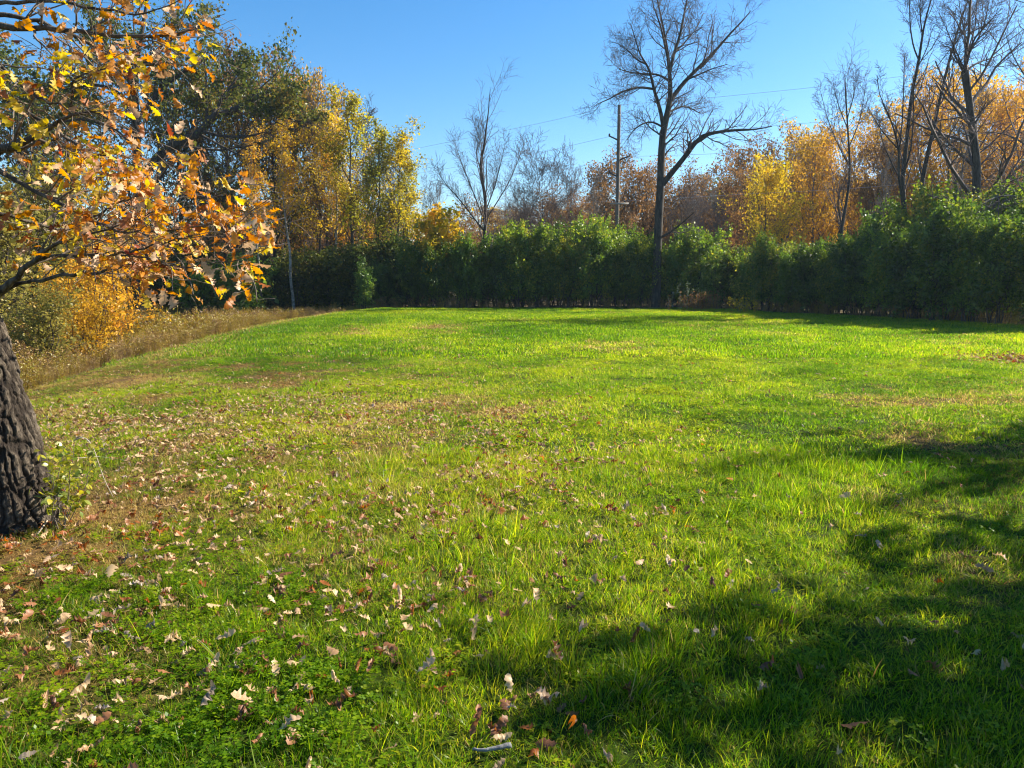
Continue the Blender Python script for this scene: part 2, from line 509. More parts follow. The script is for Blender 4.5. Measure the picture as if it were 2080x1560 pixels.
# ------------------------------------------------------------------ grass
def blades(rng, nb, rad, hlo, hhi, wlo, whi, seg=3, lean=0.5, bend=0.6, side=None):
    """a tuft: every blade a tapered, folded-over strip"""
    ang = rng.uniform(0, 2 * math.pi, nb)
    rr = rad * np.sqrt(rng.uniform(0, 1, nb))
    base = np.stack([rr * np.cos(ang), rr * np.sin(ang), np.full(nb, -0.012)], -1)
    az = ang + rng.normal(0, 0.9, nb)
    h = rng.uniform(hlo, hhi, nb) * (1.0 - 0.35 * rr / max(rad, 1e-6))
    w = rng.uniform(wlo, whi, nb)
    ln = np.abs(rng.normal(0, lean, nb)) + 0.08
    bd = np.abs(rng.normal(0, bend, nb))
    d = np.stack([np.cos(az), np.sin(az)], -1)
    tw = rng.uniform(0, math.pi, nb)
    sd = np.stack([np.cos(az + tw), np.sin(az + tw), np.zeros(nb)], -1)
    V = np.zeros((nb, 2 * seg + 1, 3))
    pos = base.copy()
    for i in range(seg + 1):
        t = i / seg
        wi = w * (1 - t ** 1.6) * 0.5
        if i < seg:
            V[:, 2 * i] = pos - sd * wi[:, None]
            V[:, 2 * i + 1] = pos + sd * wi[:, None]
        else:
            V[:, 2 * seg] = pos
        a = ln + bd * t * 1.5
        step = (h / seg)[:, None]
        pos = pos + step * np.stack([d[:, 0] * np.sin(a), d[:, 1] * np.sin(a), np.cos(a)], -1)
    q = [[2 * i, 2 * i + 1, 2 * i + 3, 2 * i + 2] for i in range(seg - 1)]
    off = (np.arange(nb) * (2 * seg + 1))[:, None]
    fq = (np.array(q)[None] + off[:, :, None]).reshape(-1, 4) if q else np.zeros((0, 4), int)
    ft = np.array([[2 * seg - 2, 2 * seg - 1, 2 * seg]]) + off
    t1 = rng.uniform(0, 1, nb); t2 = rng.uniform(0, 1, nb)
    nq = seg - 1
    at = {'tint': ('FACE', 'FLOAT', np.concatenate([np.repeat(t1, nq), t1])),
          'tint2': ('FACE', 'FLOAT', np.concatenate([np.repeat(t2, nq), t2]))}
    return V.reshape(-1, 3), [fq, ft] if nq else [ft], at

M_grass = leaf_mat("grass_blades",
                   [(0.0, (0.040, 0.105, 0.002)), (0.45, (0.118, 0.215, 0.002)), (0.8, (0.215, 0.285, 0.003)), (1.0, (0.35, 0.34, 0.008))],
                   trans=0.55, gloss=0.014, rough=0.4, boost=2.2, objrand=0.0,
                   dry_stops=[(0.0, (0.12, 0.07, 0.018)), (0.5, (0.28, 0.18, 0.05)), (1.0, (0.44, 0.33, 0.11))])

rng = np.random.default_rng(11)
near_m, mid_m, far_m = [], [], []
for i in range(10):
    v, f, a = blades(rng, 30, 0.055, 0.04, 0.105, 0.0022, 0.0042, 4, 0.6, 0.8)
    near_m.append(mesh_np("grass_tuft", v, f, M_grass, False, a))
for i in range(3):      # longer, coarser tussocks
    v, f, a = blades(rng, 46, 0.06, 0.09, 0.20, 0.0035, 0.006, 5, 0.7, 1.1)
    near_m.append(mesh_np("grass_tuft", v, f, M_grass, False, a))
for i in range(8):
    v, f, a = blades(rng, 34, 0.11, 0.04, 0.10, 0.005, 0.009, 3, 0.65, 0.7)
    mid_m.append(mesh_np("grass_tuft_mid", v, f, M_grass, False, a))
for i in range(6):
    v, f, a = blades(rng, 40, 0.24, 0.055, 0.12, 0.012, 0.020, 2, 0.5, 0.5)
    far_m.append(mesh_np("grass_tuft_far", v, f, M_grass, False, a))
def clover(rng, n, rad, sz):
    az = rng.uniform(0, 6.283, n); rr = rad * np.sqrt(rng.uniform(0, 1, n)); hgt = rng.uniform(0.015, 0.05, n)
    V, f3, f4, off_ = [], [], [], 0
    for a_, r_, h_ in zip(az, rr, hgt):
        c_ = np.array([r_ * math.cos(a_), r_ * math.sin(a_), h_])
        for k_ in range(3):
            b_ = a_ + k_ * 2.094 + rng.normal(0, 0.2); q_ = sz * rng.uniform(0.7, 1.2)
            d_ = np.array([math.cos(b_), math.sin(b_), rng.normal(0.15, 0.25)]); e_ = np.array([-math.sin(b_), math.cos(b_), rng.normal(0, 0.15)])
            V += [c_, c_ + d_ * q_ * .55 + e_ * q_ * .45, c_ + d_ * q_, c_ + d_ * q_ * .55 - e_ * q_ * .45]
            f4.append([off_, off_ + 1, off_ + 2, off_ + 3]); off_ += 4
    m_ = len(f4)
    return np.array(V), np.array(f4), {'tint': ('FACE', 'FLOAT', np.repeat(rng.uniform(0.2, 0.9, n), 3)), 'tint2': ('FACE', 'FLOAT', np.full(m_, 0.98))}
for lst, rd_, sz_ in ((near_m, 0.07, 0.011), (mid_m, 0.12, 0.016)):
    for i in range(3):
        v, f, a = clover(rng, 34, rd_, sz_)
        lst.append(mesh_np("clover_patch", v, f, M_grass, False, a))
C_near = protos("near_tuft", near_m); C_mid = protos("mid_tuft", mid_m); C_far = protos("far_tuft", far_m)

def field(rng, dens, y0, y1, margin, keep):
    """random ground points between distances y0 and y1 inside the widened view wedge"""
    hw = 0.70 * y1 + margin
    n = int(dens * 2 * hw * (y1 - y0))
    x = rng.uniform(-hw, hw, n); y = rng.uniform(y0, y1, n)
    r = np.hypot(x, y)
    m = (np.abs(x) < 0.72 * np.maximum(y, 0) + margin) & keep(x, y)
    return x[m], y[m]

HEDGE_Y = [14, 20, 26.4, 34, 41.7, 47.5]
HEDGE_X = [20.0, 19.4, 18.7, 16.4, 13.2, 11.6]

def on_lawn(x, y):
    hxx = np.interp(y, HEDGE_Y, HEDGE_X)
    jit = (vnoise(x, y, 0.8, 77) - 0.5) * 0.9
    return (x > edge_x(y) - 0.15 + jit * 0.5) & (y < 47.6 + jit) & ((x < hxx + 0.6) | (y < 20))

def tufts(name, coll, npk, x, y, smin, smax, label, special=None, tall=1.0, clov=0):
    n = len(x)
    d = dryness(x, y)
    lush = 0.5 * fbm(x, y, 1.1, 60, 3) + 0.5 * fbm(x, y, 0.38, 61, 2)
    lush = np.clip((lush - 0.5) * 1.7 + 0.5, 0, 1)
    keep = rng.uniform(0, 1, n) > d * 0.45
    x, y, d, lush = x[keep], y[keep], d[keep], lush[keep]
    n = len(x)
    z = H(x, y)
    s = rng.uniform(smin, smax, n)
    hs = s * (0.38 + 1.25 * lush) * (1 - 0.42 * d) * tall
    # mown shorter under the oak
    rot = np.stack([rng.normal(0, 0.12, n), rng.normal(0, 0.12, n), rng.uniform(0, 6.283, n)], -1)
    pick = rng.integers(0, npk, n)
    if special is not None:
        sp = rng.uniform(0, 1, n) < special(x, y, lush)
        pick = np.where(sp, rng.integers(npk, npk + 3, n), pick)
    if clov:
        cm = rng.uniform(0, 1, n) < 0.03 + 0.13 * sstep(0.50, 0.72, fbm(x, y, 1.3, 88, 2))
        pick = np.where(cm, rng.integers(clov, clov + 3, n), pick)
    dd = np.clip(d * 0.95 + rng.normal(0, 0.08, n) + 0.05, 0, 1)
    scatter(name, coll, np.stack([x, y, z], -1), rot, np.stack([s, s, hs], -1), pick, label, "grass", {'dry': dd, 'tone': (fbm(x, y, 0.9, 130, 3) - 0.5) * 0.8 + (fbm(x, y * 0.5, 4.0, 131, 3) - 0.56) * 1.1})

x, y = field(rng, 520, 1.3, 6.5, 1.2, on_lawn)
tufts("grass", C_near, 10, x, y, 0.8, 1.35, "long backlit green grass blades in the foreground lawn",
      special=lambda x, y, l: 0.012 + 0.09 * (l > 0.66), tall=1.0, clov=13)
x, y = field(rng, 200, 6.5, 16, 1.5, on_lawn)
tufts("grass", C_mid, 8, x, y, 0.8, 1.3, "sunlit yellow green turf across the middle of the lawn", tall=0.85, clov=8)
x, y = field(rng, 52, 16, 48.5, 3.0, on_lawn)
tufts("grass", C_far, 6, x, y, 0.8, 1.3, "bright far turf reaching up to the hedge", tall=0.85)

# ------------------------------------------------------------------ tubes, twigs and leaves
def frames(Pn):
    T = np.zeros_like(Pn)
    T[:, 1:-1] = Pn[:, 2:] - Pn[:, :-2]
    T[:, 0] = Pn[:, 1] - Pn[:, 0]
    T[:, -1] = Pn[:, -1] - Pn[:, -2]
    T = norm(T)
    ref = np.zeros_like(T); ref[..., 0] = 1
    m = np.abs(T[:, :1, 0]) > 0.8
    ref = np.where(m[..., None], np.array([0, 1.0, 0]), ref)
    U = norm(np.cross(T, ref)); W = np.cross(T, U)
    return T, U, W

def tube_arrays(Pn, R, k):
    """Pn (B,n,3), R (B,n)"""
    B, n, _ = Pn.shape
    T, U, W = frames(Pn)
    a = np.arange(k) * 2 * math.pi / k
    ring = U[:, :, None] * np.cos(a)[None, None, :, None] + W[:, :, None] * np.sin(a)[None, None, :, None]
    V = Pn[:, :, None] + ring * R[:, :, None, None]
    j = np.arange(k); j2 = (j + 1) % k
    i = np.arange(n - 1)[:, None] * k
    q = np.stack([i + j, i + j2, i + k + j2, i + k + j], -1).reshape(-1, 4)
    f = (q[None] + (np.arange(B) * n * k)[:, None, None]).reshape(-1, 4)
    return V.reshape(-1, 3), f

def resample(pts, n):
    pts = np.asarray(pts, float)
    s = np.concatenate([[0], np.cumsum(np.linalg.norm(np.diff(pts[:, :3], axis=0), axis=1))])
    t = np.linspace(0, s[-1], n)
    # Catmull-Rom style smoothing through a dense linear resample
    o = np.stack([np.interp(t, s, pts[:, i]) for i in range(pts.shape[1])], -1)
    for _ in range(1):
        o[1:-1] = 0.25 * o[:-2] + 0.5 * o[1:-1] + 0.25 * o[2:]
    return o

def children(rng, Pn, R, k, n, ang, ratio, start=0.15, wig=0.12, up=0.1, rr=0.5, tipr=0.25, shape=0.6, minlen=0.0, absl=None, flat=1.0, prof=None):
    """grow k children from every branch, all at once -> (B*k,n,3),(B*k,n)"""
    B, m, _ = Pn.shape
    L = np.linalg.norm(np.diff(Pn, axis=1), axis=-1).sum(1)
    t = start + (1 - start) * (np.arange(k)[None] + rng.uniform(0, 1, (B, k))) / k
    f = t * (m - 1); i = np.minimum(f.astype(int), m - 2); w = (f - i)[..., None]
    bi = np.arange(B)[:, None]
    p = Pn[bi, i] * (1 - w) + Pn[bi, i + 1] * w
    r = R[bi, i] * (1 - w[..., 0]) + R[bi, i + 1] * w[..., 0]
    T = norm(Pn[bi, i + 1] - Pn[bi, i])
    rv = rng.normal(0, 1, (B, k, 3)); rv[..., 2] *= flat
    perp = norm(rv - (rv * T).sum(-1, keepdims=True) * T)
    A = ang * rng.uniform(0.7, 1.3, (B, k, 1))
    D = norm(T * np.cos(A) + perp * np.sin(A))
    ln = (L[:, None] * ratio if absl is None else absl) * (1 - shape * t) * rng.uniform(0.65, 1.3, (B, k))
    if prof == 'round':
        ln = ln * (0.35 + 1.0 * np.sqrt(np.clip(1 - (1.7 * (t - 0.52)) ** 2, 0, 1))) * 1.15
    ln = np.maximum(ln, minlen)
    r0 = np.minimum(r * rr * rng.uniform(0.8, 1.2, (B, k)), r * 0.9)
    p = p.reshape(-1, 3); D = D.reshape(-1, 3); ln = ln.reshape(-1); r0 = r0.reshape(-1)
    out = np.zeros((B * k, n, 3)); out[:, 0] = p
    for s in range(1, n):
        D = norm(D + rng.normal(0, wig, D.shape) + np.array([0, 0, up]))
        p = p + D * (ln / (n - 1))[:, None]
        out[:, s] = p
    rad = r0[:, None] * (1 - (1 - tipr) * np.linspace(0, 1, n)[None])
    return out, rad

def leaf_cards(rng, pts, size, outward=None, droop=0.3, wid=0.36, fold=0.12, szvar=0.35):
    n = len(pts)
    a = rng.normal(0, 1, (n, 3)); a[:, 2] -= droop
    a = norm(a)
    b = norm(np.cross(a, rng.normal(0, 1, (n, 3))))
    c = np.cross(a, b)
    s = (size * np.exp(rng.normal(0, szvar, n)))[:, None]
    V = np.stack([pts, pts + a * s * 0.5 + b * s * wid + c * s * fold, pts + a * s, pts + a * s * 0.5 - b * s * wid + c * s * fold], 1)
    o = (np.arange(n) * 4)[:, None]
    f = np.concatenate([o + np.array([[0, 1, 2]]), o + np.array([[0, 2, 3]])], 1).reshape(-1, 3)
    return V.reshape(-1, 3), f

def along(rng, Pn, per, t0=0.2, jit=0.05):
    B, m, _ = Pn.shape
    t = rng.uniform(t0, 1, (B, per)) * (m - 1)
    i = np.minimum(t.astype(int), m - 2); w = (t - i)[..., None]
    bi = np.arange(B)[:, None]
    p = Pn[bi, i] * (1 - w) + Pn[bi, i + 1] * w
    p = p.reshape(-1, 3)
    return p + rng.normal(0, jit, p.shape)

def crown_mesh(name, rng, pts, size, mat, tint_scale=1.2, **kw):
    V, f = leaf_cards(rng, pts, size, **kw)
    n = len(pts)
    # clumps of slightly different hue
    cl = vnoise(pts[:, 0] + pts[:, 2] * 0.7, pts[:, 1] - pts[:, 2] * 0.5, tint_scale, 5)
    t = np.clip(0.55 * cl + 0.45 * rng.uniform(0, 1, n), 0, 1)
    return mesh_np(name, V, f, mat, False, {'tint': ('FACE', 'FLOAT', np.repeat(t, 2))})

def wood_mesh(name, levels, mat, sides):
    parts = []
    for (Pn, R), k in zip(levels, sides):
        parts.append(tube_arrays(Pn, R, k))
    v, f = merge(parts)
    return mesh_np(name, v, f, mat, True)

def straight(rng, h, r, n=12, wig=0.03, lean=(0, 0)):
    z = np.linspace(-0.3, h, n)
    x = np.cumsum(rng.normal(0, wig, n)) + lean[0] * z / h
    y = np.cumsum(rng.normal(0, wig, n)) + lean[1] * z / h
    x -= x[0]; y -= y[0]
    R = r * (1 - 0.88 * (np.linspace(0, 1, n) ** 0.9)); R[0] *= 1.25
    return np.stack([x, y, z], -1)[None], R[None]

PROTO = {}

def make_tall(key, seed, h, r, leaves, size, mat, bark, k1=22, start=0.3, ang=0.75, ratio=0.26, up=0.16, wig=0.12, lean=(0, 0), k2=6, k3=4, per=5, jit=0.12, cut=None, tint_scale=1.4, prof=None):
    rng = np.random.default_rng(seed)
    t0 = straight(rng, h, r, 14, 0.08 * h / 14, lean)
    t1 = children(rng, *t0, k1, 7, ang, ratio, start, wig, up, 0.42, 0.25, 0.45 if prof is None else 0.1, prof=prof)
    t2 = children(rng, *t1, k2, 5, 0.8, 0.45, 0.2, 0.2, 0.08, 0.5, 0.35, 0.4)
    t3 = children(rng, *t2, k3, 4, 0.8, 0.6, 0.2, 0.25, 0.03, 0.55, 0.4, 0.3)
    R2 = np.maximum(t2[1], 0.013); R3 = np.maximum(t3[1], 0.0085 if leaves else 0.011)
    wood = wood_mesh(key + "_wood", [t0, t1, (t2[0], R2), (t3[0], R3)], bark, (9, 5, 3, 3))
    crown = None
    if leaves:
        pts = np.concatenate([along(rng, t3[0], per, 0.1, jit), along(rng, t2[0], per, 0.3, jit)])
        if cut is not None:
            pts = pts[rng.uniform(0, 1, len(pts)) < cut]
        crown = crown_mesh(key + "_leaves", rng, pts, size, mat, tint_scale)
        PROTO[key] = (float(np.percentile(pts[:, 2], 97.5)), wood, crown)
    else:
        PROTO[key] = (max(h, float(t3[0][..., 2].max())), wood, None)

# aspens and birches on the left
make_tall('aspen_a', 101, 15, 0.15, 1, 0.135, M_aspen, M_bark_pale, k1=26, start=0.42, ang=0.75, ratio=0.22, up=0.12, per=5, jit=0.2)
make_tall('aspen_b', 102, 16, 0.17, 1, 0.135, M_aspen, M_bark_dark, k1=24, start=0.40, ang=0.8, ratio=0.24, up=0.12, per=5, jit=0.2, lean=(0.9, 0))
make_tall('lime_a', 103, 14, 0.15, 1, 0.13, M_lime, M_bark_dark, k1=26, start=0.34, ang=0.6, ratio=0.24, up=0.15, per=7, jit=0.2, lean=(1.2, 0.3))
make_tall('lime_b', 104, 12, 0.13, 1, 0.13, M_lime, M_bark_dark, k1=24, start=0.4, ang=0.65, ratio=0.28, up=0.13, per=7, jit=0.2, lean=(-0.8, 0.3))
# gold trees
make_tall('gold_a', 105, 14, 0.2, 1, 0.155, M_gold, M_bark_grey, k1=34, start=0.12, ang=0.85, ratio=0.26, up=0.10, per=8, jit=0.26, prof='round')
make_tall('gold_b', 106, 13, 0.18, 1, 0.155, M_gold, M_bark_dark, k1=34, start=0.16, ang=0.8, ratio=0.22, up=0.12, per=8, jit=0.26, prof='round')
make_tall('bright', 107, 10, 0.16, 1, 0.15, M_bright, M_bark_dark, k1=34, start=0.10, ang=0.9, ratio=0.30, up=0.06, per=10, jit=0.26, prof='round')
# rust oaks far behind
make_tall('rust_a', 108, 12, 0.26, 1, 0.18, M_rust, M_bark_dark, k1=32, start=0.14, ang=1.0, ratio=0.33, up=0.06, per=10, jit=0.32, k2=8, prof='round')
make_tall('rust_b', 109, 13, 0.24, 1, 0.18, M_rust, M_bark_dark, k1=30, start=0.18, ang=0.9, ratio=0.32, up=0.09, per=8, jit=0.32, k2=8, prof='round')
# dull green oaks
make_tall('green_oak', 110, 13, 0.28, 1, 0.18, M_oakgreen, M_bark_dark, k1=30, start=0.2, ang=1.0, ratio=0.32, up=0.06, per=7, jit=0.3, k2=8, prof='round')
# bare trees
make_tall('bare_a', 111, 12, 0.15, 0, 0, None, M_bark_purple, k1=30, start=0.25, ang=0.75, ratio=0.30, up=0.12, wig=0.10, k2=10, k3=9, prof='round')
make_tall('bare_b', 112, 12, 0.12, 0, 0, None, M_bark_purple, k1=26, start=0.2, ang=0.5, ratio=0.46, up=0.2, wig=0.09, k2=9, k3=8)
make_tall('bare_c', 113, 13, 0.11, 0, 0, None, M_bark_grey, k1=26, start=0.3, ang=0.55, ratio=0.26, up=0.18, wig=0.12, k2=9, k3=7, lean=(0.8, 0))

def make_shrub(key, seed, h, rad, mat, stems=11, size=0.10, per=9, k1=8, k2=6, jit=0.08, bark=M_bark_dark, low=0.22, tint_scale=0.7, wig=0.06, up=0.05, shoots=0):
    """many-stemmed bush: bare stems at the foot, leaves all over above"""
    rng = np.random.default_rng(seed)
    az = rng.uniform(0, 6.283, stems); rr = rad * 0.28 * np.sqrt(rng.uniform(0, 1, stems))
    base = np.stack([rr * np.cos(az), rr * np.sin(az), np.full(stems, -0.2)], -1)
    tip = base * 1.0
    sp = rad * 0.55 * np.sqrt(rng.uniform(0.0, 1, stems))
    tip[:, 0] = sp * np.cos(az); tip[:, 1] = sp * np.sin(az)
    tip[:, 2] = h * rng.uniform(0.72, 0.93, stems)
    n = 8
    t = np.linspace(0, 1, n)[None, :, None]
    Pn = base[:, None] * (1 - t) + tip[:, None] * t
    Pn[:, 1:] += rng.normal(0, wig, (stems, n - 1, 3))
    R = 0.032 * rng.uniform(0.7, 1.4, (stems, 1)) * (1 - 0.8 * t[..., 0]) * h / 4.5
    t0 = (Pn, R)
    t1 = children(rng, Pn, R, k1, 5, 0.85, 0.30, low, 0.14, up, 0.5, 0.3, 0.35)
    t2 = children(rng, *t1, k2, 4, 0.8, 0.5, 0.15, 0.2, 0.03, 0.5, 0.4, 0.3)
    pts = np.concatenate([along(rng, t2[0], per, 0.1, jit), along(rng, t1[0], per, 0.3, jit)])
    if shoots:
        # upright shoots that break the outline of the top
        sp_ = children(rng, t1[0][t1[0][:, 0, 2] > h * 0.55][:90], t1[1][t1[0][:, 0, 2] > h * 0.55][:90], shoots, 4, 0.5, 0.9, 0.5, 0.1, 0.5, 0.5, 0.3, 0.3, minlen=0.5)
        pts = np.concatenate([pts, along(rng, sp_[0], per, 0.1, 0.05)])
    pts = pts[pts[:, 2] > h * low * 0.4 * rng.uniform(-0.4, 1.6, len(pts))]
    wood = wood_mesh(key + "_wood", [t0, t1, (t2[0], np.maximum(t2[1], 0.005))], bark, (5, 3, 3))
    crown = crown_mesh(key + "_leaves", rng, pts, size, mat, tint_scale)
    PROTO[key] = (float(np.percentile(pts[:, 2], 99.0)), wood, crown)

for i in range(4):
    make_shrub('hedge_%d' % i, 200 + i, 4.6, 2.0, M_hedge, stems=13 + i, size=0.10, per=13, k1=11, k2=7, jit=0.11, low=0.16, shoots=3, wig=0.12)
make_shrub('hedge_4', 207, 4.4, 1.9, M_hedge_mid, stems=13, size=0.10, per=12, k1=11, k2=7, jit=0.11, low=0.16, shoots=3, wig=0.12)
make_shrub('hedge_light', 210, 3.6, 1.2, M_hedge_light, stems=9, size=0.10, per=10, k1=9, k2=6, jit=0.08, low=0.12)
for i in range(2):
    make_shrub('under_%d' % i, 220 + i, 3.8, 2.0, M_under, stems=11, size=0.11, per=9, k1=10, k2=6, jit=0.12, low=0.08, shoots=1)
make_shrub('round_green', 230, 3.4, 2.6, M_hedge_light, stems=14, size=0.13, per=9, k1=9, k2=6, jit=0.1, low=0.08)
make_shrub('small_gold', 231, 4.2, 2.2, M_gold, stems=7, size=0.085, per=8, k1=9, k2=7, jit=0.1, low=0.22, wig=0.1)
make_shrub('willow', 232, 6.0, 3.0, M_willow, stems=12, size=0.10, per=8, k1=12, k2=7, jit=0.10, low=0.15, up=0.0, wig=0.12)
make_shrub('gold_shrub', 233, 5.0, 2.4, M_aspen, stems=9, size=0.17, per=7, k1=9, k2=6, jit=0.16, low=0.3)

def copy_part(me_, name, parent):
    o = bpy.data.objects.new(name, me_)
    COL.objects.link(o)
    o.parent = parent
    return o

def plant(key, kind, px, Y, top, label, cat="tree", wide=1.0, rz=None, group=None, seed=0, pos=None):
    h0, wood, crown = PROTO[key]
    x = P(px, 600, Y)[0] if pos is None else pos
    zg = Hs(x, Y)
    h = P(px, top, Y)[2] - zg
    s = h / h0
    rr = random.Random(seed * 7919 + int(px) * 31 + int(Y * 10))
    t = thing(kind, label, cat, (x, Y, zg), rr.uniform(0, 6.28) if rz is None else rz, (s * wide, s * wide, s), group)
    copy_part(wood, "trunk" if cat == "tree" else "stem", t)
    if crown is not None:
        copy_part(crown, "crown" if cat == "tree" else "foliage", t)
    return t

# ------------------------------------------------------------------ the hedge
hed = [  # px, Y, top px
    (780, 49.5, 520), (838, 49.2, 500), (893, 49.0, 488), (945, 49.0, 482), (1000, 48.8, 466), (1050, 49.0, 470), (1100, 48.8, 459),
    (1152, 49.0, 468), (1205, 48.8, 462), (1258, 49.0, 474), (1312, 48.6, 482), (1366, 48.6, 470), (1418, 48.4, 478),
    (1472, 47.6, 494), (1520, 45.0, 500), (1562, 43.0, 496), (1606, 41.0, 484), (1650, 39.2, 474), (1696, 37.6, 458),
    (1745, 36.0, 452), (1797, 34.2, 446), (1852, 32.4, 424), (1912, 30.8, 412), (1975, 29.4, 420), (2040, 28.2, 408), (2110, 27.2, 398), (2190, 26.2, 390)]
marks = {780: "at the left end of the hedge beside the aspens", 838: "second from the left end of the hedge",
         893: "below the orange leaved small tree", 945: "left of the tall crooked bare stem", 1000: "under the tall crooked bare stem",
         1050: "just right of the crooked bare stem", 1100: "under the round bare tree", 1152: "between the round bare tree and the power pole",
         1205: "just left of the power pole", 1258: "in front of the power pole", 1312: "directly left of the big bare tree trunk",
         1366: "directly right of the big bare tree trunk", 1418: "behind the brown weed clump", 1472: "right of the pale weed clump in the hedge bend",
         1520: "below the left side of the bright yellow tree", 1562: "below the bright yellow tree", 1606: "right of the bright yellow tree",
         1650: "below the first golden tree", 1696: "under the slender bare tree on the right", 1745: "right of the slender bare tree",
         1797: "left of the forked bare tree", 1852: "around the foot of the forked bare tree", 1912: "under the leaning bare stem",
         1975: "below the big bushy headed bare tree", 2040: "near the right edge of the photo", 2110: "cut by the right edge of the photo",
         2190: "beyond the right edge of the photo"}
for i, (px, Y, top) in enumerate(hed):
    plant('hedge_%d' % (4 if i in (3, 5, 8, 11, 12, 14, 16, 20, 23) else i % 4), "hedge_shrub", px, Y, top + 4 + 22 * (px > 1600) + [12, -20, 8, -6, 24, -16, 4][i % 7] * (1 - 0.3 * (px < 900)), "dense dark green hedge shrub " + marks[px], "shrub",
          wide=[0.88, 0.80, 0.98, 0.84, 0.92][i % 5], group="dark green shrubs of the hedge", seed=i)
for i, (px, Y, top) in enumerate([(1810, 37.5, 425), (1890, 35.5, 385), (1960, 34.5, 395), (2050, 33, 375), (1240, 52.5, 455), (1130, 52.5, 462), (1400, 52, 470), (1020, 52.5, 470)]):
    w = ["behind the forked bare tree", "rising highest under the leaning bare stem", "behind the bushy headed bare tree", "rising at the right edge",
         "in the second row behind the power pole shrubs", "in the second row under the round bare tree", "in the second row right of the big bare tree",
         "in the second row behind the crooked stem"][i]
    plant('hedge_%d' % ((i + 1) % 4), "hedge_shrub", px, Y, top, "tall green shrub " + w, "shrub", group="dark green shrubs of the hedge", seed=40 + i)
for i, (px, Y) in enumerate([(860, 52.5), (960, 52.5), (1075, 52), (1180, 52.3), (1290, 52), (1345, 51.5), (1440, 51), (1500, 48.5), (1545, 46.5), (1590, 44.5), (1632, 42.6),
                             (1680, 41), (1730, 39.5), (1775, 38.2), (1830, 36.5), (1888, 34.6), (1950, 33), (2015, 32), (2085, 31)]):  # hidden shrubs added to keep sunlit ground from brightening the hedge's gaps
    plant('under_%d' % (i % 2), "undergrowth_shrub", px, Y, 520 - (px > 1500) * 20 - (px > 1800) * 30, "added shrub blocking light behind the hedge, " + marks[min(marks, key=lambda q: abs(q - px))], "shrub",
          wide=1.3, group="added light blocking shrubs behind the hedge", seed=500 + i)
plant('hedge_light', "yellow_green_shrub", 1452, 46.9, 505, "light yellow green shrub standing in front of the dark hedge", "shrub")

# undergrowth at the foot of the left wood
for i, (px, Y, top, w) in enumerate([
        (280, 60, 530, "behind the small golden tree"), (345, 58, 520, "left of the round green bush"), (410, 60, 505, "behind the round green bush"),
        (470, 63, 500, "among dark trunks left of the birches"), (560, 60, 520, "under the leaning pale birch"), (610, 57, 510, "at the foot of the white birch"),
        (665, 56, 505, "between the white birch and the lawn corner"), (715, 54.5, 500, "left of the yellow tinged sapling"),
        (765, 53, 495, "at the far corner of the lawn"), (820, 53, 480, "behind the left end of the hedge"), (210, 60, 540, "far left behind the golden tree"),
        (140, 58, 520, "far left under the willow"), (70, 57, 520, "at the far left edge of the wood")]):
    plant('under_%d' % (i % 2), "undergrowth_shrub", px, Y, top, "dull green undergrowth shrub " + w, "shrub", wide=1.25, group="shrubs at the foot of the wood", seed=60 + i)
plant('round_green', "green_bush", 495, 52, 522, "rounded bright green bush at the back of the meadow", "shrub", wide=1.15)
plant('round_green', "green_bush", 410, 53, 535, "darker rounded green bush behind hanging oak leaves", "shrub", wide=1.1)
plant('hedge_light', "sapling_bush", 735, 46.5, 525, "yellow tinged leafy sapling at the far left corner of the lawn", "shrub", wide=0.8)

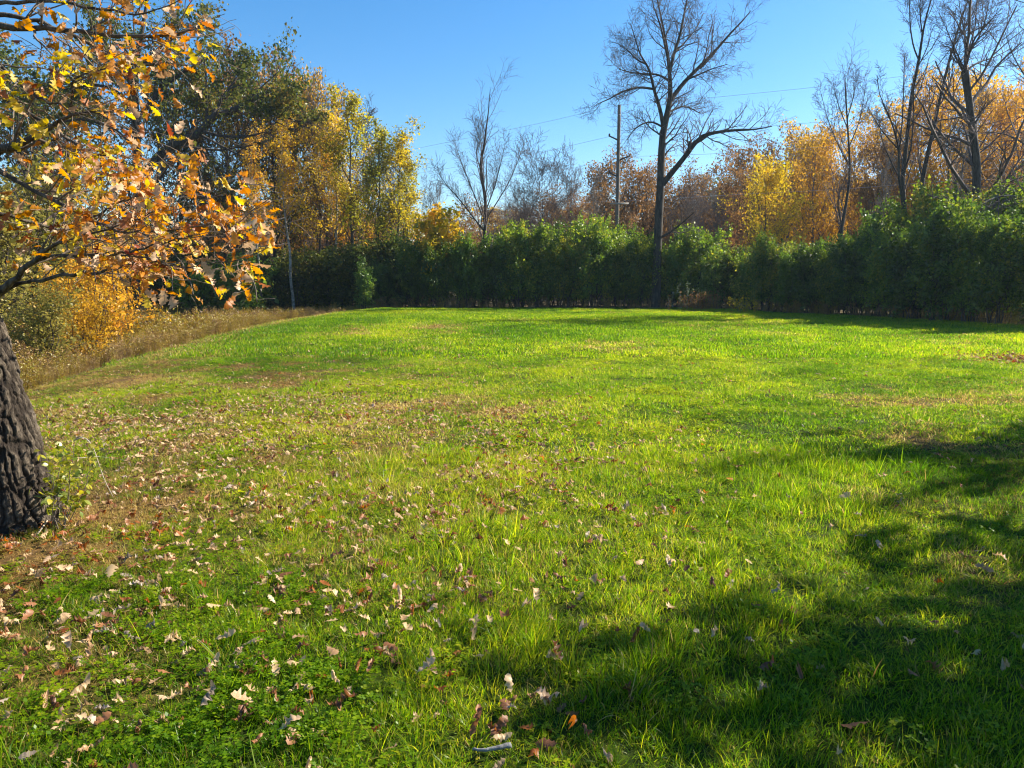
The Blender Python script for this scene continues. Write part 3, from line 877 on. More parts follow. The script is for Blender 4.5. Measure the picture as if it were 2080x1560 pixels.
# ------------------------------------------------------------------ left wood
left = [
    ('green_oak', "oak_tree", 60, 62, 90, "dark green oak at the far left behind the hanging orange leaves", 1.0),
    ('rust_b', "oak_tree", 150, 66, 120, "thin brown leaved oak between two green oaks at far left", 1.0),
    ('green_oak', "oak_tree", 375, 60, 118, "green oak with browning top right behind the big limb", 0.6),
    ('rust_a', "oak_tree", 470, 66, 120, "orange tinged oak top rising above the big dark limb", 0.8),
    ('green_oak', "oak_tree", 560, 62, 135, "dull green oak behind the tip of the big limb", 0.8),
    ('aspen_b', "aspen_tree", 455, 60, 215, "dark stemmed yellow aspen leftmost of the aspen row", 0.9),
    ('aspen_a', "birch_tree", 527, 55, 265, "pale trunked birch leaning left above the round green bush", 0.9),
    ('aspen_a', "birch_tree", 590, 54, 235, "white trunked birch standing straight in the yellow wood", 1.0),
    ('gold_b', "maple_tree", 615, 64, 160, "orange topped tree tallest in the left wood", 0.7),
    ('aspen_b', "aspen_tree", 640, 58, 235, "yellow aspen just right of the white birch", 1.0),
    ('gold_b', "maple_tree", 665, 62, 170, "orange and gold tree under bare top twigs", 0.7),
    ('aspen_a', "aspen_tree", 690, 56, 230, "golden aspen in the middle of the left wood", 1.0),
    ('lime_a', "aspen_tree", 720, 55, 200, "tall green gold aspen with dark slim trunk", 1.1),
    ('aspen_b', "aspen_tree", 745, 60, 290, "low yellow aspen behind dark slim trunks", 1.0),
    ('lime_a', "aspen_tree", 765, 53, 262, "green gold aspen leaning right near the wood's end", 1.0),
    ('lime_b', "aspen_tree", 812, 54, 272, "greenish aspen second from the right end of the wood", 1.1),
    ('lime_a', "aspen_tree", 838, 57, 305, "thin leaved aspen at the right end of the left wood", 0.9),
    ('aspen_a', "aspen_tree", 790, 66, 380, "low golden aspen in the gap near the wood's end", 1.2),
    ('bare_a', "bare_tree", 665, 60, 132, "leafless tree whose purple twigs top the left wood", 0.7),
    ('bare_c', "bare_tree", 725, 60, 185, "leafless tree poking above the green gold aspen", 0.8),
    ('bare_b', "bare_tree", 800, 62, 250, "leafless tree behind the right end of the left wood", 0.7),
    ('bare_b', "bare_tree", 585, 66, 100, "faint leafless tree highest behind the oak limb tip", 0.7),
    ('bare_a', "bare_tree", 430, 64, 260, "dark bare trunk with open branches left of the birches", 0.7),
    ('bare_c', "bare_tree", 480, 58, 300, "dark slim bare trunk beside the leaning birch", 0.7),
    ('gold_b', "maple_tree", 850, 62, 430, "low golden tree behind the left end of the hedge", 1.2),
    ('rust_b', "oak_tree", 930, 78, 415, "thin brown oak far behind the crooked bare stem", 1.0),
    ('bare_b', "bare_tree", 880, 66, 325, "pale leafless tree left of the crooked bare stem", 0.8),
]
for i, (k, kind, px, Y, top, lab, w) in enumerate(left):
    plant(k, kind, px, Y, top, lab, "tree", wide=w, seed=100 + i)
plant('gold_shrub', "gold_shrub", 880, 50.5, 425, "orange yellow leaved small tree over the left end of the hedge", "tree", wide=1.0)
plant('small_gold', "young_golden_tree", 185, 24.0, 480, "small golden leaved tree growing in the meadow", "tree", wide=1.0)
plant('small_gold', "young_golden_tree", 232, 29, 500, "second small golden tree just behind the first in the meadow", "tree", wide=0.8)
plant('small_gold', "young_golden_tree", 100, 25, 540, "smaller yellow tree left of the golden meadow tree", "tree", wide=0.8)
plant('small_gold', "young_golden_tree", 150, 20.5, 590, "bushy golden sapling in front of the golden meadow trees", "tree", wide=1.1)
plant('willow', "willow_shrub", 50, 19, 585, "low tangled yellow green shrub in the meadow behind the oak trunk", "shrub", wide=1.3)
plant('willow', "willow_shrub", 30, 36, 330, "tall yellow green willow at the far left of the meadow", "tree", wide=1.2)
plant('willow', "willow_shrub", 130, 40, 385, "yellow green willow behind the golden meadow tree", "tree", wide=1.1)
plant('willow', "willow_shrub", -90, 28, 330, "willow cut by the left edge behind the oak trunk", "tree", wide=1.2)

# ------------------------------------------------------------------ wood behind the hedge
right = [
    ('bare_a', "bare_tree", 1100, 58, 252, "round headed leafless tree left of the power pole", 0.95),
    ('bare_b', "bare_tree", 1155, 60, 285, "leafless tree right beside the round headed bare tree", 0.9),
    ('bare_c', "bare_tree", 1195, 57, 330, "slim leafless tree right of the round headed bare tree", 0.9),
    ('bare_b', "bare_tree", 1065, 66, 330, "faint leafless tree left of the round headed bare tree", 1.0),
    ('bare_a', "bare_tree", 1045, 74, 380, "low purple brown bare tree behind the hedge centre", 1.4),
    ('rust_b', "oak_tree", 1090, 80, 400, "sparse brown oak behind the round headed bare tree", 1.3),
    ('rust_a', "oak_tree", 1222, 68, 326, "rust brown oak left of the power pole", 0.85),
    ('rust_b', "oak_tree", 1160, 78, 390, "dim brown oak between bare trees left of the pole", 1.2),
    ('rust_a', "oak_tree", 1300, 70, 335, "rust brown oak between the pole and the big bare tree", 0.9),
    ('rust_b', "oak_tree", 1385, 70, 345, "brown oak just right of the big bare trunk", 0.9),
    ('bare_a', "bare_tree", 1420, 66, 350, "bare purple brown tree right of the big bare trunk", 1.2),
    ('rust_b', "oak_tree", 1465, 72, 335, "purplish brown oak left of the bright yellow tree", 1.0),
    ('bare_c', "bare_tree", 1465, 62, 370, "slim dark bare tree left of the bright yellow tree", 1.0),
    ('rust_a', "oak_tree", 1530, 84, 300, "rust oak rising behind the bright yellow tree", 0.9),
    ('rust_a', "oak_tree", 1590, 86, 285, "rust orange oak between yellow tree and golden trees", 0.9),
    ('bright', "yellow_maple_tree", 1548, 55, 326, "bright yellow green leafy tree behind the hedge", 0.72),
    ('gold_a', "golden_tree", 1605, 64, 330, "low golden tree right behind the bright yellow tree", 0.9),
    ('gold_a', "golden_tree", 1650, 66, 255, "golden orange tree leftmost of the tall golden trees", 0.9),
    ('gold_b', "golden_tree", 1700, 68, 262, "golden tree behind the slender bare tree", 0.95),
    ('gold_a', "golden_tree", 1755, 66, 262, "golden tree between the slender and the forked bare trees", 0.75),
    ('rust_a', "oak_tree", 1790, 60, 300, "rust gold tree left of the forked bare tree", 0.7),
    ('gold_b', "golden_tree", 1845, 58, 185, "tall narrow golden tree behind the forked bare tree", 0.65),
    ('gold_b', "golden_tree", 1905, 56, 150, "tallest golden tree behind the leaning bare stem", 0.75),
    ('gold_a', "golden_tree", 1975, 62, 190, "golden tree behind the bushy headed bare tree", 0.6),
    ('gold_a', "golden_tree", 2045, 58, 165, "pale orange tree near the right edge", 0.7),
    ('gold_a', "golden_tree", 1625, 72, 275, "golden tree behind the leftmost tall golden tree", 0.9),
    ('gold_b', "golden_tree", 1800, 62, 215, "golden tree just left of the forked bare tree", 0.8),
    ('gold_a', "golden_tree", 1935, 60, 160, "golden tree seen right of the leaning bare stem", 0.7),
    ('gold_b', "golden_tree", 2010, 64, 175, "golden tree seen right of the bushy headed bare tree", 0.9),
    ('gold_b', "golden_tree", 2120, 56, 140, "golden tree cut by the right edge", 0.9),
    ('gold_a', "golden_tree", 1880, 70, 290, "low orange tree deep behind the leaning bare stem", 1.0),
    ('rust_a', "oak_tree", 1990, 52, 330, "low rust coloured tree right of the bushy headed bare tree", 0.8),
    ('rust_b', "oak_tree", 1830, 64, 330, "brown oak low behind the forked bare tree", 1.0),
    ('bare_c', "bare_tree", 1772, 50, 290, "small pale barked leafless tree left of the forked one", 0.8),
    ('bare_c', "bare_tree", 1930, 46, 250, "thin leafless tree between leaning and bushy headed ones", 0.8),
    ('bare_b', "bare_tree", 2095, 38, 110, "leafless tree reaching in from the right edge", 0.8),
]
for i, (k, kind, px, Y, top, lab, w) in enumerate(right):
    plant(k, kind, px, Y, top, lab, "tree", wide=w, seed=300 + i)

# far wood closing the horizon: one mass
def far_wood():
    rng = np.random.default_rng(5)
    keys = ['rust_a', 'rust_b', 'bare_a', 'bare_b', 'green_oak', 'gold_b']
    ms = []
    for k in keys:
        h0, w, c = PROTO[k]
        ms.append(w)
        if c: ms.append(c)
    names = []
    pts, rot, scl, pick = [], [], [], []
    ids, j = {}, 0
    for k in keys:
        ids[k] = [j]; j += 1
        if PROTO[k][2]: ids[k].append(j); j += 1
    for i in range(420):
        px = rng.uniform(-900, 3000); Y = rng.uniform(84, 140)
        x = (px - 1040) / F * Y
        k = keys[rng.choice(6, p=[.28, .27, .17, .16, .07, .05])]
        hh = rng.uniform(8.0, 12.0) * Y / 100 * (1 + 0.3 * (px > 1450)) * (1 - 0.3 * (abs(px - 890) < 60))
        s = hh / PROTO[k][0]
        z = Hs(x, Y); r = rng.uniform(0, 6.28)
        for q in ids[k]:
            pts.append((x, Y, z)); rot.append((0, 0, r)); scl.append((s * 1.2, s * 1.2, s)); pick.append(q)
    scatter("far_wood", protos("far_tree", ms), np.array(pts), np.array(rot), np.array(scl), np.array(pick),
            "low band of brown and bare trees far behind the hedge", "wood")
far_wood()

# ------------------------------------------------------------------ trees drawn limb by limb
def limb(pix, Y, n=14, Y2=None):
    """pix: list of (px, py, width in photo px) -> points and radii"""
    m = len(pix)
    out = []
    for i, (a, b, w) in enumerate(pix):
        yy = Y + ((Y2 if Y2 is not None else Y) - Y) * i / (m - 1)
        p = P(a, b, yy)
        out.append([*p, w * yy / F / 2])
    r = resample(out, n)
    return r[:, :3], r[:, 3]

def drawn_tree(kind, label, cat, base, limbs, mat, seed, levels, parts_name="branch", sides0=8, group=None):
    """limbs: [(pts, radii)...], the first is the trunk; twigs grown from the limbs"""
    root = thing(kind, label, cat, base, group=group)
    off = np.array(base)
    rng = np.random.default_rng(seed)
    tv, tf = tube_arrays((limbs[0][0] - off)[None], limbs[0][1][None], sides0 + 4)
    copy_part(mesh_np(kind + "_trunk", tv, tf, mat, True), "trunk", root)
    n = max(len(l[0]) for l in limbs)
    for p, r in limbs[1:]:
        v, f = tube_arrays((p - off)[None], r[None], sides0)
        copy_part(mesh_np(kind + "_limb", v, f, mat, True), parts_name, root)
    Pn = np.stack([resample(p, 14) for p, r in limbs]) - off
    R = np.stack([resample(np.stack([r, r], -1), 14)[:, 0] for p, r in limbs])
    return root, Pn, R, rng

def twig_mesh(name, levels, mat, sides=3, minr=0.004):
    v, f = merge([tube_arrays(p, np.maximum(r, minr), s) for (p, r), s in zip(levels, (4, 3, 3, 3))])
    return mesh_np(name, v, f, mat, True)

# --- the big bare tree
Yb = 48.2
def q3(l):   # coordinates measured in an enlarged crop (origin 1150,0, factor 2.293)
    return [(1150 + a / 2.293, b / 2.293, w) for a, b, w in l]
trunk = limb([(1331, 640, 21), (1334, 560, 18)] + q3([(425, 1180, 17), (432, 1000, 17), (440, 880, 16), (442, 760, 14), (446, 640, 13), (462, 560, 13), (488, 480, 11), (486, 400, 9), (478, 300, 7)]) + [(1357, 105, 5.5), (1350, 70, 4), (1340, 20, 3), (1330, -20, 2)], Yb, 26)
L_ = [trunk,
      limb(q3([(450, 858, 12), (500, 795, 11), (560, 722, 10), (595, 672, 9), (632, 630, 8), (700, 616, 6.5), (780, 606, 5), (880, 604, 3.5), (960, 588, 1.5)]), Yb, 18, Yb - 2.5),
      limb(q3([(488, 465, 9), (540, 392, 8), (620, 312, 6.5), (700, 232, 5), (762, 158, 4), (820, 100, 3), (860, 50, 1.5)]), Yb, 16, Yb + 2),
      limb(q3([(452, 600, 8), (446, 545, 7.5), (430, 480, 7), (406, 412, 6), (400, 365, 5), (378, 300, 4), (345, 262, 3), (325, 190, 2), (300, 110, 1)]), Yb, 16, Yb - 1.5),
      limb(q3([(408, 415, 5), (340, 404, 4.5), (262, 425, 3.5), (200, 462, 2.5), (140, 486, 1.2)]), Yb - 0.6, 12, Yb - 3),
      limb(q3([(446, 590, 4), (400, 564, 3.5), (350, 576, 3), (308, 612, 2), (285, 650, 1)]), Yb, 10, Yb - 2),
      limb(q3([(484, 330, 7), (500, 255, 6), (530, 170, 5), (545, 90, 4), (562, 0, 3), (575, -60, 1.5)]), Yb, 12, Yb + 1.5),
      limb(q3([(476, 285, 5), (458, 200, 4), (440, 120, 3), (410, 40, 2), (395, -20, 1)]), Yb, 12, Yb - 1.5),
      limb(q3([(478, 375, 5), (430, 345, 4), (370, 345, 3.5), (310, 340, 2.5), (240, 320, 1.2)]), Yb, 12, Yb + 2),
      limb(q3([(484, 520, 4), (520, 500, 3.5), (560, 494, 3), (625, 528, 1.5)]), Yb, 10, Yb + 2),
      limb(q3([(575, 705, 7), (573, 680, 7), (574, 658, 6)]), Yb - 1.2, 6),
      limb(q3([(440, 1105, 5), (480, 1085, 4), (540, 1040, 3), (600, 985, 1.5)]), Yb, 10, Yb - 2),
      limb(q3([(502, 250, 4), (560, 190, 3), (610, 130, 2), (640, 60, 1)]), Yb + 0.4, 10, Yb + 3),
      limb(q3([(545, 380, 4), (610, 350, 3), (680, 320, 2), (750, 300, 1)]), Yb, 10, Yb - 3),
      limb(q3([(375, 300, 3.5), (330, 280, 3), (285, 230, 2), (250, 215, 1)]), Yb - 0.8, 10, Yb + 1)]
bx, by = L_[0][0][0][0], Yb
root, Pn, R, rg = drawn_tree("bare_tree", "big leafless tree with wide forked crown rising above the hedge right of the power pole", "tree",
                             (bx, by, Hs(bx, by)), L_, M_bark_dark, 4, 3)
sel = np.arange(len(Pn)) != 0
sel2 = np.array([i not in (0, 10) for i in range(len(Pn))])
tw = lambda r: np.maximum(r, 0.012)
c1a = children(rg, Pn[sel2], np.maximum(R[sel2], 0.02), 19, 8, 0.85, 0.30, 0.2, 0.13, 0.045, 0.42, 0.35, 0.35, minlen=1.5)
topP = Pn[:1, 6:]; topR = R[:1, 6:]
c1b = children(rg, topP, topR, 26, 8, 0.95, 0.20, 0.05, 0.13, 0.04, 0.32, 0.35, 0.2)
c1 = (np.concatenate([c1a[0], c1b[0]]), np.concatenate([c1a[1], c1b[1]]))
c2 = children(rg, *c1, 8, 5, 0.85, 0.42, 0.1, 0.16, 0.03, 0.6, 0.5, 0.3, minlen=0.5)
c3 = children(rg, *c2, 3, 4, 0.8, 0.55, 0.2, 0.18, 0.03, 0.7, 0.5, 0.3, minlen=0.3)
o = copy_part(twig_mesh("bare_twigs", [c1, c2, c3], M_bark_purple, minr=0.006), "twigs", root); o['kind'] = 'stuff'

def simple_drawn(kind, label, limbs, mat, seed, k1=14, k2=6, k3=4, r1=0.28, minr=0.0055, up=0.14, a1=0.6, start=0.2, crown=None, skip_trunk=0.0, minlen=0.6):
    bx, by = float(limbs[0][0][0][0]), float(limbs[0][0][0][1])
    root, Pn, R, rg = drawn_tree(kind, label, "tree", (bx, by, Hs(bx, by)), limbs, mat, seed, 3)
    c1 = children(rg, Pn, np.maximum(R, 0.015), k1, 6, a1, r1, start, 0.12, up, 0.5, 0.4, 0.35, minlen=minlen)
    c2 = children(rg, *c1, k2, 5, 0.75, 0.45, 0.1, 0.15, up * 0.3, 0.6, 0.5, 0.35, minlen=minlen * 0.55)
    c3 = children(rg, *c2, k3 - 2, 4, 0.75, 0.6, 0.2, 0.16, up * 0.2, 0.7, 0.5, 0.3, minlen=minlen * 0.35)
    o = copy_part(twig_mesh(kind + "_twigs", [c1, c2, c3], M_bark_purple, minr=minr), "twigs", root); o['kind'] = 'stuff'
    if crown:
        mat_, size, per, cond = crown
        pts = np.concatenate([along(rg, c3[0], per, 0.2, 0.12), along(rg, c2[0], per, 0.3, 0.12)])
        pts = pts[cond(pts + np.array(root.location))]
        copy_part(crown_mesh(kind + "_leaves", rg, pts, size, mat_, 1.2), "crown", root)
    return root

# --- crooked tall stem in the middle, with spreading lower stems and a few yellow leaves
Yc = 50.0
cr = [limb([(980, 640, 14), (983, 520, 12), (984, 480, 10), (988, 430, 9), (983, 380, 8), (975, 350, 7), (974, 335, 7), (980, 310, 6), (988, 280, 6), (985, 262, 4), (993, 240, 3.5), (992, 215, 2.5), (996, 180, 1.2)], Yc, 24),
      limb([(984, 470, 7), (960, 440, 5), (930, 400, 4), (905, 375, 3), (890, 350, 1.2)], Yc, 10, Yc - 1),
      limb([(984, 450, 6), (965, 400, 4), (945, 350, 3), (930, 310, 2), (925, 290, 1)], Yc, 10, Yc + 1),
      limb([(988, 445, 6), (1010, 410, 4), (1035, 370, 3), (1055, 320, 2), (1065, 290, 1)], Yc, 10, Yc + 1),
      limb([(986, 430, 5), (1005, 380, 4), (1015, 340, 3), (1025, 300, 1.2)], Yc, 10, Yc - 1),
      limb([(975, 340, 4), (965, 310, 3), (975, 285, 2.5), (968, 262, 1)], Yc, 8)]
cr = [(p_, r_ * (0.72 if q_ == 0 else 0.5)) for q_, (p_, r_) in enumerate(cr)]
simple_drawn("bare_tree", "tall crooked leafless stem with low spreading branches in the middle of the hedge line", cr, M_bark_dark, 8,
             k1=16, k2=7, k3=5, r1=0.24, up=0.16, a1=0.45, minlen=1.0,
             crown=(M_aspen, 0.16, 3, lambda p: (p[:, 2] < 7.2) & (np.random.default_rng(3).uniform(0, 1, len(p)) < 0.35 * sstep(7.5, 4.5, p[:, 2]))))

def q4(l):   # enlarged crop origin (1480,0), factor 2.293
    return [(1480 + a / 2.293, b / 2.293, w) for a, b, w in l]
Yf = 37.0
fk = [limb([(1838, 640, 15)] + q4([(828, 1090, 13), (818, 960, 12), (806, 860, 11), (825, 700, 9), (838, 580, 8), (850, 450, 8), (868, 360, 7), (888, 285, 6), (900, 170, 5), (920, 70, 4), (945, 0, 3)]) + [(1905, -60, 2)], Yf, 26),
      limb(q4([(888, 285, 4), (860, 220, 3.5), (845, 120, 3), (843, 0, 2.5)]) + [(1850, -40, 1.5)], Yf, 14),
      limb(q4([(900, 150, 3), (890, 60, 2.5), (893, -20, 2)]), Yf, 8),
      limb(q4([(812, 950, 8), (790, 800, 6), (795, 700, 5), (770, 600, 4), (745, 530, 3), (700, 440, 2), (690, 350, 1)]), Yf, 16, Yf - 1.5),
      limb(q4([(796, 700, 4), (740, 640, 3), (700, 590, 2), (650, 500, 1)]), Yf, 12, Yf + 1),
      limb(q4([(806, 850, 4), (760, 760, 3), (715, 660, 2.5), (700, 560, 1.5)]), Yf, 12, Yf + 1.5),
      limb(q4([(812, 820, 5), (850, 700, 4), (860, 560, 3), (862, 440, 2.5), (858, 340, 1.5)]), Yf, 12, Yf - 1),
      limb(q4([(795, 700, 4), (810, 560, 3), (815, 400, 2.5), (820, 250, 1.2)]), Yf, 12, Yf + 1)]
fk = [(p_, r_ * 0.8) for p_, r_ in fk]
simple_drawn("bare_tree", "forked leafless tree with two long whip stems near the right side", fk, M_bark_dark, 9, k1=13, k2=6, k3=5, r1=0.18, up=0.18, a1=0.5, start=0.3)
Yl = 38.5
ln = [limb([(1868, 640, 13)] + q4([(888, 950, 11), (905, 820, 10), (930, 700, 9), (958, 590, 8), (985, 450, 7), (1018, 320, 6), (1045, 220, 5.5), (1075, 110, 4.5), (1105, 30, 3.5)]) + [(1985, -50, 2)], Yl, 24),
      limb(q4([(950, 590, 6), (990, 670, 5), (1050, 790, 5), (1068, 900, 6), (1035, 1080, 8)])[::-1] + [], Yl, 14, Yl + 0.3),
      limb(q4([(1045, 220, 3), (1090, 150, 2.5), (1140, 60, 2), (1160, 0, 1)]), Yl, 10, Yl - 1)]
ln = [(p_, r_ * 0.8) for p_, r_ in ln]
simple_drawn("bare_tree", "long leafless stem leaning right across the golden trees", ln, M_bark_dark, 10, k1=11, k2=6, k3=5, r1=0.16, up=0.15, a1=0.5, start=0.35)
Yg = 36.0
bg_ = [limb([(1985, 640, 18)] + q4([(1150, 985, 17), (1155, 860, 16), (1158, 740, 15), (1135, 620, 14), (1130, 540, 13), (1115, 440, 13), (1100, 330, 15)]), Yg, 18),
       limb(q4([(1098, 335, 10), (1070, 290, 6), (1050, 250, 4), (1045, 200, 2.5)]), Yg, 8, Yg - 1),
       limb(q4([(1098, 330, 10), (1120, 250, 7), (1140, 180, 5), (1200, 120, 3.5), (1250, 60, 2)]), Yg, 10, Yg - 1.5),
       limb(q4([(1098, 325, 8), (1105, 240, 6), (1100, 150, 4), (1080, 60, 2.5), (1070, -20, 1.5)]), Yg, 10, Yg + 1),
       limb(q4([(1102, 330, 7), (1160, 290, 5), (1230, 270, 3), (1310, 230, 1.5)]), Yg, 10, Yg + 1.5),
       limb(q4([(1112, 260, 6), (1170, 170, 4), (1200, 80, 3), (1215, -10, 1.5)]), Yg, 10, Yg + 1),
       limb(q4([(1092, 310, 5), (1040, 200, 3), (1010, 120, 2), (980, 60, 1)]), Yg, 10, Yg + 1),
       limb(q4([(1135, 590, 6), (1165, 550, 5), (1185, 500, 3), (1210, 460, 1.5)]), Yg, 8, Yg - 1),
       limb(q4([(1140, 640, 4), (1090, 620, 3), (1040, 635, 1.5)]), Yg, 8, Yg - 1)]
bg_ = [(p_, r_ * (0.95 if q_ == 0 else 0.65)) for q_, (p_, r_) in enumerate(bg_)]
simple_drawn("bare_tree", "thick leafless tree with bushy broom head near the right edge", bg_, M_bark_dark, 12, k1=15, k2=7, k3=5, r1=0.55, up=0.07, a1=0.8, start=0.25)
re_ = [limb([(2120, 640, 14), (2118, 400, 12), (2125, 250, 9), (2110, 120, 6), (2090, 0, 3)], 33, 16),
       limb([(2122, 420, 6), (2080, 400, 4), (2030, 395, 3), (1985, 420, 2), (1960, 440, 1)], 33, 10, 31),
       limb([(2122, 330, 5), (2080, 290, 4), (2040, 270, 2.5), (1995, 268, 1)], 33, 10, 34),
       limb([(2120, 200, 4), (2085, 160, 3), (2055, 110, 2), (2040, 60, 1)], 33, 10, 32)]
simple_drawn("bare_tree", "leafless tree just outside the right edge reaching in with long twigs", re_, M_bark_grey, 13, k1=12, k2=6, k3=4, r1=0.3, up=0.08, a1=0.7, start=0.15)

sl = [limb([(1708, 640, 11), (1708, 470, 10), (1716, 430, 9), (1725, 375, 8), (1727, 330, 7), (1722, 265, 5.5), (1719, 210, 4), (1716, 150, 2)], 45.0, 20),
      limb([(1709, 455, 5), (1700, 410, 4), (1712, 370, 2.5), (1722, 350, 1.5)], 45.0, 8, 44.6),
      limb([(1726, 340, 4), (1700, 290, 3), (1680, 240, 2), (1668, 190, 1)], 45.0, 10, 44),
      limb([(1724, 300, 4), (1745, 250, 3), (1755, 200, 2), (1760, 160, 1)], 45.0, 10, 46),
      limb([(1722, 262, 3.5), (1703, 215, 2.5), (1692, 170, 1)], 45.0, 8, 45.6),
      limb([(1721, 240, 3), (1735, 195, 2), (1738, 150, 1)], 45.0, 8, 44.6)]
sl = [(p_, r_ * 0.62) for p_, r_ in sl]
simple_drawn("bare_tree", "slender leafless tree in front of the golden trees", sl, M_bark_dark, 15, k1=13, k2=7, k3=5, r1=0.3, up=0.16, a1=0.55, start=0.25)
# --- the old green oak with the heavy crooked limb, left
Yo = 53.0
ok = [limb([(292, 650, 26), (290, 560, 22), (284, 470, 20), (281, 404, 18), (279, 330, 17), (276, 260, 16), (272, 190, 14), (275, 120, 11), (290, 60, 8), (300, -10, 4)], Yo, 22),
      limb([(284, 375, 18), (300, 345, 17), (330, 308, 17), (365, 288, 16), (400, 276, 16), (416, 262, 15), (424, 242, 14), (440, 232, 13), (466, 229, 12), (495, 214, 10), (525, 194, 7), (555, 180, 5), (590, 190, 3), (630, 205, 1.5)], Yo, 26, Yo - 2),
      limb([(492, 217, 6), (530, 222, 5), (560, 217, 4), (600, 212, 2)], Yo - 1.6, 10, Yo - 3),
      limb([(512, 222, 5), (560, 232, 4), (600, 245, 3), (635, 252, 1.5)], Yo - 1.6, 10, Yo),
      limb([(416, 268, 6), (450, 277, 5), (500, 278, 4), (540, 268, 2)], Yo - 1, 10, Yo - 3),
      limb([(277, 250, 9), (310, 200, 8), (350, 160, 6), (400, 130, 4), (440, 110, 2)], Yo, 12, Yo + 2),
      limb([(275, 220, 9), (230, 180, 7), (190, 170, 5), (140, 180, 3), (90, 190, 2)], Yo, 12, Yo - 2),
      limb([(275, 150, 8), (330, 90, 6), (380, 60, 4), (420, 50, 2)], Yo, 12, Yo - 2),
      limb([(278, 300, 8), (230, 260, 6), (170, 240, 5), (110, 250, 3)], Yo, 12, Yo + 2),
      limb([(272, 180, 7), (220, 110, 5), (190, 50, 3), (170, 10, 2)], Yo, 12, Yo + 1),
      limb([(430, 238, 7), (450, 200, 5), (480, 160, 4), (500, 130, 2)], Yo - 1, 10, Yo + 1),
      limb([(380, 282, 5), (400, 240, 4), (400, 200, 3), (420, 160, 1.5)], Yo, 10, Yo + 2)]
root, Pn, R, rg = drawn_tree("oak_tree", "old dark green oak with a heavy crooked limb stretching right", "tree",
                             (ok[0][0][0][0], Yo, Hs(ok[0][0][0][0], Yo)), ok, M_bark_dark, 21, 3)
c1 = children(rg, Pn, np.maximum(R, 0.04), 12, 6, 0.85, 0.30, 0.2, 0.16, 0.10, 0.45, 0.4, 0.3, minlen=1.2)
c2 = children(rg, *c1, 6, 5, 0.8, 0.5, 0.2, 0.2, 0.06, 0.55, 0.5, 0.3, minlen=0.6)
c3 = children(rg, *c2, 4, 4, 0.8, 0.6, 0.2, 0.2, 0.02, 0.6, 0.5, 0.3, minlen=0.35)
o = copy_part(twig_mesh("oak_twigs", [c1, c2, c3], M_bark_dark, minr=0.008), "twigs", root); o['kind'] = 'stuff'
pts = np.concatenate([along(rg, c3[0], 5, 0.1, 0.16), along(rg, c2[0], 5, 0.3, 0.16)])
ph = pts + np.array(root.location)
keep = (ph[:, 2] > 6.5 + 2.5 * vnoise(ph[:, 0], ph[:, 1], 2.0, 8)) & (rg.uniform(0, 1, len(pts)) < 0.9)
dp_ = ph[:, 1] * CP - (ph[:, 2] - EYE) * SP
osx = 1040 + F * ph[:, 0] / dp_; osy = 780 - F * ((ph[:, 2] - EYE) * CP + ph[:, 1] * SP) / dp_
keep &= osy < np.interp(osx, [200, 300, 330, 400, 430, 500, 560, 640], [400, 330, 300, 275, 240, 225, 225, 240]) + 18 * vnoise(ph[:, 0], ph[:, 1], 1.0, 2)
keep &= rg.uniform(0, 1, len(pts)) < 0.8
copy_part(crown_mesh("oak_leaves_mass", rg, pts[keep], 0.19, M_oakgreen, 2.2), "crown", root)

# ------------------------------------------------------------------ power pole and wires
def lathe(prof, k=12):
    prof = np.array(prof, float)
    n = len(prof)
    a = np.arange(k) * 2 * math.pi / k
    V = np.stack([prof[:, 0][:, None] * np.cos(a), prof[:, 0][:, None] * np.sin(a), np.repeat(prof[:, 1][:, None], k, 1)], -1)
    j = np.arange(k); j2 = (j + 1) % k
    i = np.arange(n - 1)[:, None] * k
    f = np.stack([i + j, i + j2, i + k + j2, i + k + j], -1).reshape(-1, 4)
    return V.reshape(-1, 3), f

def box(cx, cy, cz, sx, sy, sz):
    v = np.array([[x, y, z] for x in (-.5, .5) for y in (-.5, .5) for z in (-.5, .5)]) * [sx, sy, sz] + [cx, cy, cz]
    f = np.array([[0, 1, 3, 2], [4, 6, 7, 5], [0, 4, 5, 1], [2, 3, 7, 6], [0, 2, 6, 4], [1, 5, 7, 3]])
    return v, f

M_pole = bark_mat("weathered_pole_wood", (0.10, 0.085, 0.07), (0.22, 0.19, 0.16), 12, 0.1, 0.4)
M_steel = plain_mat("galvanised_steel", (0.32, 0.32, 0.31), 0.5, 0.6)
M_porcelain = plain_mat("dark_porcelain", (0.06, 0.045, 0.04), 0.25)
M_wire = plain_mat("wire_metal", (0.30, 0.31, 0.33), 0.5, 0.2)
Yp = 60.0
ptop = P(1258, 213, Yp)
pz = Hs(ptop[0], Yp)
pole = thing("power_pole", "weathered wooden power pole standing behind the hedge left of the big bare tree", "power pole", (ptop[0], Yp, pz))
hh = ptop[2] - pz
v, f = lathe([(0.17, -0.3), (0.165, 3), (0.15, hh * 0.6), (0.125, hh - 0.05), (0.11, hh), (0.0, hh + 0.01)])
copy_part(mesh_np("pole_shaft", v, f, M_pole, True), "shaft", pole)
def zz(py): return float(P(1255, py, Yp)[2] - pz)
